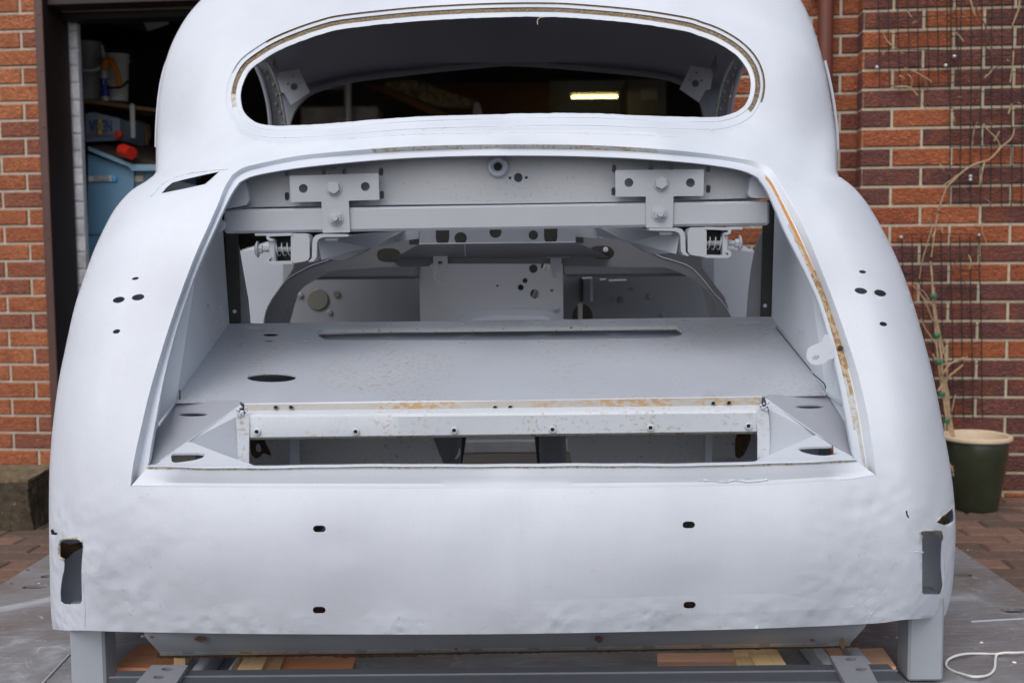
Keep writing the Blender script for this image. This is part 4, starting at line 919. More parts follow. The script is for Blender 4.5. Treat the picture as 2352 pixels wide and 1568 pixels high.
for s in (0,1):
    mir=(lambda x:x) if not s else (lambda x:2298-x)
    dy_=0 if not s else -7
    q=lambda pts:[(mir(x),y+dy_) for x,y in pts]
    fa=cr([(594,150),(606,178),(618,215),(625,250),(630,300)],step=8)
    fb=cr([(641,300),(634,250),(626,210),(612,170),(598,132)],step=8)
    car_plate('pillar',q(fa+[(653,300),(647,255),(639,215),(628,180),(611,134),(590,128)][0:0]+cr([(656,300),(650,255),(641,215),(629,178),(612,140)],step=8)+[(590,140)]),3.5,M_shaded,.03)
    mb=MB(); mb.tube([P(x,y,3.48) for x,y in q(cr([(587,150),(600,178),(611,215),(618,250),(623,300)],step=8))],.007,8); mb.build('drip_channel',M_in,car)
    mb=MB(); mb.tube([P(x,y,3.48) for x,y in q(cr([(615,145),(631,178),(643,215),(651,255),(657,300)],step=8))],.004,8); mb.build('pillar_flange',M_rustl,car)
    mb=MB()
    for x,y in ((606,165),(625,195),(632,218),(640,258),(612,180),(630,240),(645,283)): 
        mb.lathe(P(mir(x+4),y+dy_,3.497),[(.006,0),(.004,.003),(0,.004)],(0,-1,0),8)
    mb.build('rivet',M_fix,car)
    if s: mir=lambda x:2273-x
    q=lambda pts:[(mir(x),y+dy_) for x,y in pts]
    hx=lambda x,y,r:ell(mir(x),y+dy_,2*r,2*r,0,14)
    o=car_plate('corner_bracket',q([(634,168),(686,158.5),(712,212),(668,242),(652,214),(641,212)]),3.95,M_body,.004,holes=[hx(673,175,2.6),hx(662,192.5,2.6),hx(688,191,2.6),hx(675.5,199,8.5)])
    tag(o,'square plate with four holes at the %s windscreen corner'%('left' if not s else 'right'))
    car_plate('pillar_gusset',q([(628,130),(640,158),(634,185),(625,165)]),3.8,M_shaded2,.004)
# ================================================================ BOOT INTERIOR
def Mfloor():
    return onplane((527,743,2.80),(1772,727,2.80),(1176,917,2.30))
MF=Mfloor()
trough=cr([(728,765),(731,759),(740,755.5),(760,753.5),(1176,750),(1535,745.6),(1555,747),(1566,754),(1570,762),(1564,768.5),(1545,773),(1500,776),(1176,780.5),(780,780.5),(745,778),(732,772)],True,9)
slots=[slot(x,y,18,3.4) for x,y in ((724,746.9),(892,745),(1063,743.4),(1235,741),(1406,738),(1575,736),(705,785),(880,785.6),(1062,785),(1242,783.6),(1426,781),(1599.8,779))]
fh=[trough]+slots+[ell(624,867,113,20.5),ell(622,768,38,8),ell(617,782,23,5)]
plate('boot_floor',dens([(518,743.5),(1778,727),(1897,905),(1750,909),(1400,914.5),(1176,918),(800,922),(562,926),(549,920),(404,923)],16),MF,M_floor,car,holes=fh,thick=(0,.0,-.003),grid=26)
def emb(x,y,w_,h_,mat=M_floor):
    pts=ell(x,y,w_,h_); pin=ell(x,y,w_*.8,h_*.8); A=[MF(a,b)+Vector((0,0,.0006)) for a,b in pts]; B=[MF(a,b)+Vector((0,0,-.004)) for a,b in pin]
    mb=MB(); n=len(A); mb.add(A+B,[(i,(i+1)%n,n+(i+1)%n,n+i) for i in range(n)]+[tuple(n+i for i in range(n))]); 
    for v in range(n,2*n): mb.V[v]=tuple(Vector(mb.V[v])+Vector((0,0,.006)))
    mb.build('pressed_dimple',M_in,car)
emb(577,750,60,15); emb(1718,739,60,14)
# tray under the slot, raised rims
mb=MB(); a0=MF(722,770); b0=MF(1576,752); 
nF=(MF(1200,800)-MF(1100,800)).cross(MF(1176,760)-MF(1176,850)).normalized()
if nF.z<0: nF=-nF
def drop(p,d): return p-nF*d
T0=[MF(x,y) for x,y in trough]; n=len(T0); T1=[drop(p,.012) for p in T0]; ctr_=sum(T0,Vector())/n; T2=[drop(ctr_+(p-ctr_)*1.01,.045) for p in T0]
mb.add(T0+T1,[(i,(i+1)%n,n+(i+1)%n,n+i) for i in range(n)]); mb.build('slot_rim',M_under,car)
mb=MB(); mb.add([drop(MF(700,742),.03),drop(MF(1600,725),.03),drop(MF(1600,800),.05),drop(MF(700,812),.05)],[(0,1,2,3)]); 
A=[drop(MF(700,742),.03),drop(MF(1600,725),.03),drop(MF(1600,800),.05),drop(MF(700,812),.05)]
mb.add([a-Vector((0,0,.05)) for a in A],[(0,1,2,3)])
mb.build('slot_tray',M_in,car)
mb=MB()
for yy in (757,764,771): mb.tube([drop(MF(738,yy+4),.032+.0),drop(MF(1560,yy-4),.032)],.0035,6)
mb.build('tray_rib',M_rustg,car)
# underside beneath holes in the floor
mb=MB(); A=[drop(MF(500,735),.10),drop(MF(700,735),.10),drop(MF(720,900),.09),drop(MF(470,900),.09)]; mb.add(A,[(0,1,2,3)]); mb.build('underfloor_panel',M_under,car)
# step rail behind the spare wheel well
def lr(xa,ya,xb,yb,Y,n=40,wv=0):
    return [P(xa+(xb-xa)*i/n,ya+(yb-ya)*i/n+(wv*math.sin(i*.7) if wv else 0),Y) for i in range(n+1)]
ra=[MF(562+(1750-562)*i/40,926+(909-926)*i/40) for i in range(41)]
rows=[[p+Vector((0,.01,.0008)) for p in ra],ra,lr(561,929,1750,911.5,2.297),lr(561,943,1748,930,2.292),lr(563,945,1746,932,2.285),lr(565,950,1744,938,2.268),lr(567,954,1742,942,2.262),lr(572,960,1740,948,2.260),lr(572,1004,1738,990,2.262),lr(572,1009,1738,995,2.268),lr(572,1010,1738,996,2.29)]
strip(rows,[M_rail,M_rail2,M_rustl],'well_rail',car,mi=lambda i,k:(1 if i==2 else (2 if i>=8 else 0)),ang=25)
def screw(x,y,Y,r,rr,par=car,nm='screw_boss',mat=M_rail):
    mb=MB(); c=P(x,y,Y); a=px(Y,r); b=px(Y,rr)
    mb.lathe(c,[(b,0),(b*.9,.0025),(a*1.15,.003),(a,.0005)],(0,-1,0),16,0); mb.lathe(c,[(a,.0012),(0,.0012)],(0,-1,0),16,1); return mb.build(nm,[mat,M_black],par)
for x,y in ((590,991),(817,991),(1043,988),(1269,986),(1494,982),(1719,978)): screw(x,y,2.259,4.6,8.6)
for x,y in ((634,935),(669,935),(1137,935.5),(1172,935),(1638,925.7),(1674,925)): screw(x,y,2.292,4.4,6.2,mat=M_rustl)
# side flats, well sides and corner gussets
flatL=onplane((404,923,2.325),(549,930,2.29),(368,1057,2.205))
flatR=onplane((1897,904,2.325),(1758,914,2.29),(1958,1040,2.205))
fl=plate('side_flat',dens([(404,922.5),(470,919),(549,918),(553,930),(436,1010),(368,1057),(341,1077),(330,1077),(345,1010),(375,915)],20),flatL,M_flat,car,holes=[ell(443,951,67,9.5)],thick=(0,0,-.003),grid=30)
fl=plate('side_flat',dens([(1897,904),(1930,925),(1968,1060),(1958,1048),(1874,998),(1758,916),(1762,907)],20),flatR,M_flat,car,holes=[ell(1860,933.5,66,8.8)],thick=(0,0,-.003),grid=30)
mb=MB(); mb.tube([P(552,930,2.288),P(434,1012,2.232),P(368,1057,2.203)],.0008,8); mb.tube([P(1757,914,2.288),P(1874,996,2.232),P(1958,1046,2.203)],.0008,8); mb.build('fold_edge',M_body,car)
def face(name,pts,mat): 
    V=[P(*p) for p in pts]; return mk(name,V,[tuple(range(len(V)))],mat,car,smooth=False)
face('well_side',[(552,930,2.288),(434,1012,2.234),(432,1020,2.232),(590,1078,2.20),(548,1067,2.26),(546,955,2.27)],M_in)
face('well_side',[(1757,914,2.288),(1874,996,2.234),(1874,1002,2.232),(1711,1072,2.20),(1764,1050,2.26),(1766,940,2.27)],M_in)
mb=MB()
def wav_plate(name,pts,Y,mat): return plate(name,cr(pts,True,5),flat(Y),mat,car,thick=(0,.003,0),smooth=False)
wav_plate('well_flange',[(543,953),(560,951),(572,957),(572,1010),(572,1066),(573,1082),(548,1078),(546,1040),(544,1000)],2.258,M_rail)
wav_plate('well_flange',[(1739,941),(1752,940),(1764,946),(1768,1000),(1766,1048),(1752,1064),(1741,1068),(1740,1010)],2.258,M_rail)
for x0,y0 in ((556,944),(1752,928)):
    mb=MB()
    for k in range(9):
        p=P(x0+random.uniform(-12,12),y0+random.uniform(-14,12),2.255); mb.lathe(p,[(.001,-.004),(random.uniform(.002,.005),0),(.001,.002)],(random.uniform(-.5,.5),-1,random.uniform(-.5,.6)),6)
    mb.build('weld_lump',M_body,car)
gL=onplane((431,1014,2.229),(590,1073,2.190),(345,1075,2.190)); gR=onplane((1874,998,2.229),(1711,1068,2.190),(1960,1052,2.190))
plate('corner_gusset',dens([(431,1014),(447,1018),(520,1046),(578,1066),(592,1077),(343,1077),(366,1060)],12),gL,M_in,car,holes=[cr([(394.5,1042),(415,1040),(456,1040),(472,1043.5),(466,1050),(441,1057),(403,1062),(395,1060)],True,6)],thick=(0,0,-.004),smooth=False)
plate('corner_gusset',dens([(1874,998),(1907,1020),(1962,1050),(1966,1060),(1711,1070),(1722,1064)],12),gR,M_in,car,holes=[cr([(1832,1031),(1840,1027),(1872,1025),(1907,1024),(1914,1021),(1915,1037),(1928,1041),(1889,1046),(1850,1040)],True,6)],thick=(0,0,-.004),smooth=False)
# inner side walls of the boot
def quad(name,c,mat,nx=8,ny=8,smooth=True):
    c=[P(*p) for p in c]; V=[];Fs=[]
    for j in range(ny+1):
        for i in range(nx+1):
            u,v=i/nx,j/ny; V.append(c[0]*(1-u)*(1-v)+c[1]*u*(1-v)+c[2]*u*v+c[3]*(1-u)*v)
    for j in range(ny):
        for i in range(nx): a=j*(nx+1)+i; Fs.append((a,a+1,a+nx+2,a+nx+1))
    return mk(name,V,Fs,mat,car)
quad('inner_wing',[(310,1100,2.21),(404,923,2.327),(470,500,2.46),(430,560,2.37)],M_wing_lit)
quad('inner_wing',[(404,923,2.327),(527,744,2.805),(508,470,2.80),(440,520,2.45)],M_wing_lit)
quad('inner_wing',[(1985,1080,2.21),(1897,904,2.327),(1840,500,2.46),(1860,540,2.37)],M_wing_lit)
quad('inner_wing',[(1897,904,2.327),(1772,727,2.805),(1780,455,2.80),(1850,500,2.45)],M_wing_lit)
mb=MB(); mb.tube([P(404,921,2.325),P(525,744,2.80)],.003,6); mb.tube([P(1897,903,2.325),P(1773,728,2.80)],.003,6); mb.tube([P(404,921,2.323),P(365,975,2.2)],.003,6); mb.tube([P(1897,903,2.323),P(1935,930,2.25)],.003,6); mb.build('seam_bead',M_in,car)
mb=MB(); mb.tube([P(x,y,2.33) for x,y in cr([(1867,858),(1884,872),(1894,882),(1897,895),(1893,905)],step=4)],.0012,5); mb.tube([P(413,895,2.33),P(413,920,2.32)],.0015,5); mb.tube([P(1783,752,2.70),P(1862,850,2.40)],.0012,5); mb.build('seam_gap',M_dark,car)
mb=MB()
for x,y in ((470,685),(478,702),(470,713),(497,740),(436,818),(506,705),(1840,760),(1868,725)): mb.lathe(P(x,y,2.6 if x<1000 else 2.5),[(.004,0),(.003,.003),(0,.003)],(1 if x<1000 else -1,-.3,0),8)
mb.build('rivet',M_in,car)
# white tab bracket at the right edge of the opening
tabp=cr([(x-34,y) for x,y in [(1938,770),(1926,773),(1920,786),(1904,793),(1891,801),(1886.5,815),(1889,827),(1899,836),(1912,838),(1928,833),(1940,824),(1950,820)]],True,5)
tb=plate('tab_bracket',tabp,flat(2.262),M_body,car,holes=[ell(1874,821,17,10,-18)],thick=(0,.006,0)); tag(tb,'white rounded tab with one hole at the right edge of the boot opening')
# key-hole dark edges on gutter
mb=MB(); mb.lathe(P(1930,799,Ysh(1930,799)+.016),[(.006,0),(.003,.003),(0,.001)],(0,-1,0),8); mb.build('rust_pit',M_rdark,car)
# parcel panel behind the brace
pan=[(556,372)]+[(x,y-14) for x,y in bI[14:27]]+[(1766,395),(1766,453),(1721,455),(1500,462),(1178,467.5),(784,472),(570,476),(548,477)]
PH=[ell(1190.3,408,20,21),ell(1171.4,409,6.5,7),ell(1209,408,6.5,7)]+[slot(x,y,10.5,19) for x,y in ((658.6,395),(659.3,451),(875.4,394.7),(876.8,448),(743.6,396),(790.7,396),(1411,388),(1409.5,440),(1627,386),(1626.6,434),(1495,385),(1542,385))]+[slot(767,387,18,4),slot(1518,377,18,4)]
plate('parcel_panel',dens(pan,14),flat(2.50),M_panel,car,holes=PH,thick=(0,.002,0),grid=30)
mb=MB(); mb.box(P(560,380,2.56).x,P(1740,380,2.56).x,2.575,2.58,P(1176,478,2.56).z,P(1176,372,2.56).z); mb.build('parcel_backing',M_in,car)
mb=MB(); mb.lathe(P(1143.7,383,2.50),[(px(2.5,25),0),(px(2.5,25),.004),(px(2.5,21.5),.011),(px(2.5,17),.013),(px(2.5,12),.009),(px(2.5,9.3),.002)],(0,-1,0),32); mb.lathe(P(1143.7,383,2.4985),[(px(2.5,9.6),0),(0,0)],(0,-1,0),20,1); mb.build('lock_ring',[M_in,M_black],car)
# pale gussets at the upper corners
def blob(name,pts,Y,mat,d=.05):
    q=cr(pts,True,5); return plate(name,q,flat(Y),mat,car,thick=(0,d,0),ang=50)
blob('upper_gusset',[(536,424),(560,416),(569,440),(571,462),(566,470),(540,476),(512,478),(520,450)],2.47,M_in,.08)
blob('upper_gusset',[(1728,404),(1752,420),(1766,446),(1764,455),(1722,452),(1721,430)],2.47,M_in,.08)
blob('hinge_stop',[(505,505),(514,512),(512,524),(500,534),(494,530)],2.44,M_in,.02)
# ---- forward of the boot: seat bulkhead arch, door inner faces, posts
car_plate('dark_post',[(514,470),(541,470),(549,742),(526,743)],2.81,M_dark,.02)
car_plate('dark_post',[(1757,462),(1784,455),(1773,727),(1750,728)],2.81,M_dark,.02)
for x,y in ((539,715),(1757,702)): mb=MB(); mb.lathe(P(x,y,2.808),[(px(2.8,4.5),0),(px(2.8,4),.003),(0,.003)],(0,-1,0),12); mb.build('stud',M_body,car)
car_plate('inner_post',[(538,480),(541,540),(549,575),(560,640),(569,690),(574,745),(549,745)],2.84,M_shaded,.01)
car_plate('inner_post',[(1757,480),(1752,528),(1736,565),(1726,620),(1720,675),(1716,730),(1748,730)],2.84,M_shaded,.01)
def curved(name,pts,mat,Y): return plate(name,dens(pts,15),Y,mat,car,thick=(0,.004,0),smooth=True)
curved('front_wing',[(550,577),(600,571),(700,571),(690,600),(678,606),(672,619),(658,641),(638,668),(618,700),(611,718),(606,746),(573,746),(565,680)],M_in,flat(4.3))
curved('front_wing',[(1590,560),(1673,572),(1740,582),(1734,620),(1722,732),(1680,732),(1665,684),(1638,649),(1608,609)],M_in,flat(4.3))
face('front_wing_top',[(550,576,4.3),(700,571,4.3),(700,545,4.7),(612,556,4.7)],M_body); face('front_wing_top',[(1745,582,4.3),(1590,562,4.3),(1590,545,4.7),(1680,552,4.7)],M_body)
car_plate('dark_gap_plate',[(678,598),(672,619),(658,641),(638,668),(618,700),(606,760),(660,760),(690,650),(800,560),(690,560)],3.4,M_shaded2,.004)  # added dark plates that make the gap between wing and arch look shaded
car_plate('dark_gap_plate',[(1599,588),(1608,609),(1638,649),(1665,684),(1682,760),(1638,760),(1610,650),(1500,560),(1590,560)],3.4,M_shaded2,.004)
# seat bulkhead with arch
aL=cr([(603,760),(606,741),(611,716),(622,692),(640,666),(658,643),(680,628),(718,609),(743,601),(780,588),(830,578),(864,557),(910,530)],step=9)
aR=cr([(1410,528),(1450,550),(1512,587),(1546,598),(1583,612),(1610,636),(1638,671),(1658,692),(1682,730),(1686,760)],step=9)
iR=cr([(1646,760),(1643,708),(1634,684),(1616,662),(1592,642),(1565,628),(1530,614)],step=9)
iL=cr([(760,622),(720,645),(700,657),(682,676),(667,700),(655,722),(641,760)],step=9)
bh=aL+aR+iR+[(1300,612),(1290,606),(990,606),(985,612),(880,613)]+iL
plate('seat_bulkhead',bh,flat(2.93),M_shaded2,car,holes=[cr([(866,587),(868,577),(880,571),(905,571),(918,578),(921,590),(910,601),(885,602),(870,597)],True,5),cr([(1354,580),(1357,570),(1370,565),(1395,565),(1407,572),(1411,582),(1402,594),(1375,595),(1360,590)],True,5)],thick=(0,.004,0),grid=40)
mb=MB(); mb.tube([P(x,y,2.928) for x,y in aL[2:]],.0014,5); mb.tube([P(x,y,2.928) for x,y in aR[:-2]],.0014,5); mb.build('arch_lip',M_body,car)
mb=MB()
for (x,y,Y) in ((893,590,3.0),(1383,583,3.0)):
    a=P(x-36,y+22,Y); b=P(x+36,y-22,Y); mb.box(a.x,b.x,Y,Y+.01,a.z,b.z)
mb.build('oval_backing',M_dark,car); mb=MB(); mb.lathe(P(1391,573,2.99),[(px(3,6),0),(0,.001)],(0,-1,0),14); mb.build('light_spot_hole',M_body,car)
# upper crossmember with holes
cm=[(925,490),(1385,480),(1385,553),(1318,556),(1150,557),(965,560),(925,566)]
hs_=[slot(1016.5,539,31,52),ell(1058,547,29,28),ell(1138,532,28,28),ell(1225,539,23,23),ell(1265,533,31,55)]
plate('cross_member',[(963,490),(1322,482),(1322,556),(1150,557.5),(963,560)],flat(2.76),M_in,car,holes=[slot(1016.5,538,31,50),ell(1058,547,29,28),ell(1138,533,28,27),ell(1225,540,22,22),slot(1265,534,31,54)],thick=(0,.003,0))
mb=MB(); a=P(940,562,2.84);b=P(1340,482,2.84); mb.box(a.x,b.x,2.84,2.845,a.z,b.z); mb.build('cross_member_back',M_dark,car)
for pts in ([(905,530),(962,530),(962,548),(905,556)],[(1322,520),(1385,520),(1385,548),(1322,544)]): car_plate('cross_member_end',pts,2.80,M_in,.004)
face('cross_member_floor',[(963,560,2.76),(1322,556,2.76),(1400,590,2.93),(900,595,2.93)],M_shaded)
mb=MB(); mb.tube([P(1067,560,2.77),P(1069,588,2.9)],.002,5); mb.tube([P(1219,557,2.77),P(1217,584,2.9)],.002,5); mb.tube([P(963,560,2.758),P(1322,556,2.758)],.0015,5); mb.build('bright_edge',M_body,car)
tl=plate('lug_plate',slot(1011.5,612,34,78)[0:7][0:0]+[(995,577),(1028,576),(1028,633)]+cr([(1028,633),(1025,642),(1012,649),(998,643),(995,634)],step=4)[1:-1]+[(995,634)],flat(2.90),M_rail,car,holes=[ell(1011,605,11,11),ell(1011.5,636,18,18)],thick=(0,.004,0))
tag(tl,'hanging lug plate with two holes in the middle of the seat bulkhead')
tl=plate('hook_plate',[(1264,593),(1290,592),(1288,618),(1285,625),(1278,624),(1274,631),(1278,636),(1285,633),(1280,639),(1272,638),(1267,631)],flat(2.90),M_in,car,thick=(0,.004,0)); tag(tl,'small hook-ended plate hanging right of the lug plate')
face('hook_bracket',[(1245,572,2.915),(1315,571,2.915),(1308,592,2.915),(1252,594,2.915)],M_shaded)
# gearbox cover panel and the deep interior
gp=plate('tunnel_panel',dens([(968,585),(1290,580),(1293,620),(1294,760),(966,765),(963,625)],14),flat(3.6),paint('tunnel_panel_paint',(.43,.45,.50)),car,
   holes=[ell(1110,603,5.5,5.5),ell(1173,602,5.5,5.5),ell(1142.5,656,5.5,5.5),ell(1225,617,20,20),ell(1206,644.5,12,12),ell(1196,660,14,14),ell(1252,612,19,19),ell(1228,675,20,22),ell(1267.5,667,8,8)],thick=(0,.004,0))
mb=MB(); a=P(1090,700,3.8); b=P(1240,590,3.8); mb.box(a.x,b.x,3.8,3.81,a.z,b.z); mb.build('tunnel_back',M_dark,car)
mb=MB()
for (x,y) in ((1252,612),(1228,675)):
    mb.tube([P(x+5,y-12,3.75),P(x-6,y+14,3.75)],.006,6); mb.tube([P(x+12,y-6,3.75),P(x+6,y+12,3.75)],.009,6)
mb.lathe(P(1267.5,667,3.7),[(.008,0),(0,0)],(0,-1,0),10); mb.build('bright_tube',M_white,car)
ar=cr([(1030,748),(1060,725),(1090,714),(1125,709.5),(1180,709),(1236,709.5),(1262,714),(1280,724),(1296,748)],step=8)
ai=cr([(1276,748),(1262,731),(1240,725.5),(1180,724.5),(1140,725),(1105,729),(1080,738),(1070,748)],step=8)
plate('tunnel_arch',ar+ai,flat(3.56),M_in,car,thick=(0,.04,0)); plate('tunnel_hump',ai[::1],flat(3.52),M_body,car,thick=(0,.3,0))
mb=MB(); mb.lathe(P(1276,705,3.59),[(.009,0),(.009,.008),(0,.008)],(0,-1,0),6); mb.build('bolt',M_in,car)
plate('toe_board',dens([(650,560),(970,560),(970,640),(970,780),(650,780)],30),flat(3.9),M_shaded,car,thick=(0,.004,0))
plate('toe_board',dens([(1288,560),(1640,560),(1640,780),(1288,780)],30),flat(3.9),M_shaded,car,holes=[ell(1338,730,48,64)],thick=(0,.004,0))
mb=MB(); a=P(700,640,3.7); b=P(968,560,3.7); mb.box(a.x,b.x,3.55,3.7,a.z,b.z,bev=.01); a=P(1292,634,3.7); b=P(1596,560,3.7); mb.box(a.x,b.x,3.55,3.7,a.z,b.z,bev=.01); mb.build('scuttle_rail',M_shaded2,car)
mb=MB()
for x,y,r,Y in ((730,688,25,3.895),(773,675,8,3.895),(1425,689,7,3.895)): mb.lathe(P(x,y,Y),[(px(Y,r),0),(px(Y,r*.9),.003),(0,.003)],(0,-1,0),24)
mb.build('blanking_disc',paint('tan_disc',(.17,.17,.15)),car)
mb=MB()
for x,y,r in ((690,678,6),(757,717,6),(676,676,5),(1408,687,5),(1492,680,5),(1452,662,4),(1522,722,5),(1640,690,6),(660,700,4)): mb.lathe(P(x,y,3.895),[(px(3.9,r),0),(px(3.9,r),.003),(px(3.9,r*.6),.005),(0,.004)],(0,-1,0),10)
mb.build('grommet',M_shaded,car)
mb=MB(); mb.box(P(1328,740,3.85).x,P(1338,740,3.85).x,3.85,3.86,P(1333,750,3.85).z,P(1333,697,3.85).z); mb.build('bright_slat',M_white,car)
car_plate('pedal_bracket',[(1334,640),(1340,640),(1340,692),(1334,692)],3.8,M_dark,.1); car_plate('pedal_bracket',[(1356,638),(1362,638),(1362,692),(1356,692)],3.8,M_body,.003)
for x0,x1,y in ((1338,1360,639),(1378,1392,642),(1398,1438,644)):
    mb=MB(); mb.tube([P(x0,y,3.54),P(x1,y-1,3.54)],.003,6); mb.build('bright_edge',M_body,car)
# main floor, sills and dash so that the cabin is closed where the photo shows it closed
mb=MB(); mb.box(-.76,-.33,2.83,3.95,.36,.372); mb.box(.30,.76,2.83,3.95,.36,.372); mb.box(-.79,-.76,2.83,4.1,.34,.60); mb.box(.76,.79,2.83,4.1,.34,.60); mb.build('cabin_floor',M_in,car)
# ---- below the rail: hanging panels of the well
car_plate('well_panel',[(688,985),(985,985),(1030,1090),(690,1095)],2.62,M_under,.004)
car_plate('well_panel',[(1296,980),(1622,980),(1620,1090),(1320,1090)],2.62,M_under,.004)
def cyl(name,x0,x1,y0,y1,Y,mat):
    V=[];n=10
    for k in range(n+1):
        t=k/n; V+= [P(x0+(x1-x0)*t,y0,Y+.09*math.sin(t*math.pi/2*1.0)**2*1.0),P(x0+(x1-x0)*t*.93,y1,Y+.09*math.sin(t*math.pi/2)**2)]
    return mk(name,V,[(2*k,2*k+1,2*k+3,2*k+2) for k in range(n)],mat,car)
cyl('well_corner',985,1062,985,1095,2.62,M_shaded); cyl('well_corner',1300,1238,985,1095,2.62,M_shaded)
car_plate('well_edge',[(1058,985),(1074,985),(1062,1064),(1050,1064)],2.72,M_dark,.01); car_plate('well_edge',[(1226,985),(1238,985),(1240,1064),(1234,1064)],2.72,M_dark,.01)
car_plate('crescent_hole',cr([(1055,1028),(1058,1036),(1056,1046),(1048,1054),(1044,1055),(1050,1044)],True,4),2.60,M_white,.002)
car_plate('hanger_strip',[(665,985),(686,985),(690,1095),(667,1095)],2.50,M_body,.01); car_plate('hanger_strip',[(1621,980),(1637,980),(1635,1090),(1618,1090)],2.50,M_body,.01)
car_plate('rusty_bracket',dens([(600,985),(664,985),(664,1044),(640,1042),(600,1040)],8),2.56,M_under,.004)
car_plate('rusty_bracket',cr([(576,1005),(602,1004),(612,1022),(622,1046),(606,1040),(592,1052),(578,1044)],True,6),2.48,M_rdark,.004,holes=[cr([(588,1022),(594,1018),(600,1030),(598,1038),(588,1036)],True,4)])
car_plate('rusty_bracket',dens([(1636,980),(1712,980),(1700,1048),(1636,1050)],8),2.56,M_under,.004); car_plate('rusty_bracket',cr([(1693,998),(1724,998),(1716,1030),(1704,1048),(1690,1048)],True,6),2.50,M_rdark,.004)
car_plate('tail_panel_inner',[(572,1030),(664,1040),(664,1100),(572,1100)],2.66,M_under,.004); car_plate('tail_panel_inner',[(1636,1040),(1742,1040),(1742,1062),(1636,1066)],2.66,M_under,.004)
car_plate('tail_panel_inner',[(1700,985),(1742,985),(1742,1062),(1700,1062)],2.64,M_body,.004)
mb=MB(); a=P(606,1078,2.70); b=P(665,1068,2.70); mb.box(a.x,b.x,2.7,2.71,a.z,b.z); mb.build('red_tape',M_red,car); mb=MB(); a=P(622,1080,2.69); b=P(642,1066,2.69); mb.box(a.x,b.x,2.69,2.695,a.z,b.z); mb.build('white_tape',M_white,car)
# lower valance below the rear panel
def va(y,Y,dx=0): return [P(330+dx+(1990-dx-(330+dx))*i/60,y+(-22*(i/60)**1.3)+.8*noise.noise(Vector((i*.4,y,0))),Y+.004*noise.noise(Vector((i*.35,y*.1,2)))) for i in range(61)]
rows=[va(1444,2.225),va(1460,2.23,2),va(1480,2.245,20),va(1496,2.26,35),va(1502,2.275,38),va(1506,2.32,38)]
strip(rows,[M_shaded,M_rustl,M_under],'valance',car,mi=lambda i,k:(2 if i>=4 else (1 if i==3 and (k*7)%5<4 else 0)),ang=25)  # main face in primer darkened for the shade below the rear panel
mb=MB()
q=[(360+(1972-360)*i/160,1510-24*(i/160)**1.2+abs(3.5*noise.noise(Vector((i*.5,0,0))))+(4 if 40<i<60 else 0)) for i in range(161)]
A=[P(x,y-14,2.30) for x,y in q]; B=[P(x,y,2.30) for x,y in q]; n=len(A); mb.add(A+B,[(i,n+i,n+i+1,i+1) for i in range(n-1)]); mb.build('valance_edge',M_rdark,car)
for x,y,w_,h_ in ((348,1463,9,8),(460,1468,28,14),(1375,1468,18,16),(1047,1490,9,4),(1935,1478,14,26),(1866,1470,12,7)):
    car_plate('rust_hole',cr([(x-w_/2,y),(x-w_*.2,y-h_/2),(x+w_*.4,y-h_*.35),(x+w_/2,y+h_*.1),(x+w_*.1,y+h_/2),(x-w_*.3,y+h_*.2)],True,3),2.222,M_rdark,.0015)
# ================================================================ BRACE BAR bolted across the boot (a separate fixture)
br=root('brace_bar','grey square-tube brace bolted across the boot with two T plates and spring clamps','brace bar',tuple(P(1140,535,2.46)))
YB=2.475
c=[(514,482),(514,536),(1768,517),(1768,461)]
f=[P(514,536,YB),P(1768,517,YB),P(1768,517,YB)+Vector((0,.05,0)),P(514,536,YB)+Vector((0,.05,0)),P(514,481,YB),P(1768,461,YB),P(1768,461,YB)+Vector((0,.05,0)),P(514,481,YB)+Vector((0,.05,0))]
mb=MB(); mb.hexa(f,0,.005); mb.build('tube',M_fix,br)
def hexbolt(x,y,Y,rw,rh,rs=None,par=None,nm='bolt'):
    c=P(x,y,Y); mb=MB(); k=lambda r:px(Y,r)
    mb.lathe(c,[(k(rw),0),(k(rw),.0015),(k(rw)*.96,.0022),(0,.0022)],(0,-1,0),28)
    # hex body
    V=[];h0,h1=.0022,.0105 if not rs else .0085
    for (r,h) in ((rh,h0),(rh,h1-.0015),(rh*.9,h1),(0,h1)):
        for i in range(6):
            q=math.radians(60*i+30+8); V.append(c+Vector((math.cos(q)*k(r),-h,math.sin(q)*k(r))))
    mb.add(V,[(r*6+i,r*6+(i+1)%6,(r+1)*6+(i+1)%6,(r+1)*6+i) for r in range(3) for i in range(6)])
    if rs: mb.lathe(c,[(k(rs),.008),(k(rs),.017),(k(rs*.8),.019),(0,.019)],(0,-1,0),14)
    return mb.build(nm,M_fix,par,ang=25)
def T_plate(bar,stem,holes,bolt,nut):
    (x0,y0),(x1,y1),(x2,y2),(x3,y3)=bar; (a0,b0),(a1,b1),(a2,b2),(a3,b3)=stem
    pts=[(x0,y0),(x1,y1),(x2,y2),(a1,b1),(a2,b2),(a3,b3),(a0,b0),(x3,y3)]
    def rnd(p,r=1.6):
        o=[];n=len(p)
        for i in range(n):
            A,B,C_=np.array(p[i-1]),np.array(p[i]),np.array(p[(i+1)%n]); o.append(tuple(B+(A-B)/np.linalg.norm(A-B)*r)); o.append(tuple(B+(C_-B)/np.linalg.norm(C_-B)*r))
        return o
    o=plate('T_plate',rnd(pts),flat(YB-.007),M_fix,br,holes=[ell(x,y,20.5,20.5,0,28) for x,y in holes],thick=(0,.006,0),smooth=False)
    o.name='t_plate'
    hexbolt(bolt[0],bolt[1],YB-.007,19,15,None,o); hexbolt(nut[0],nut[1],YB-.007,18.5,14.5,8,o,'nut')
    return o
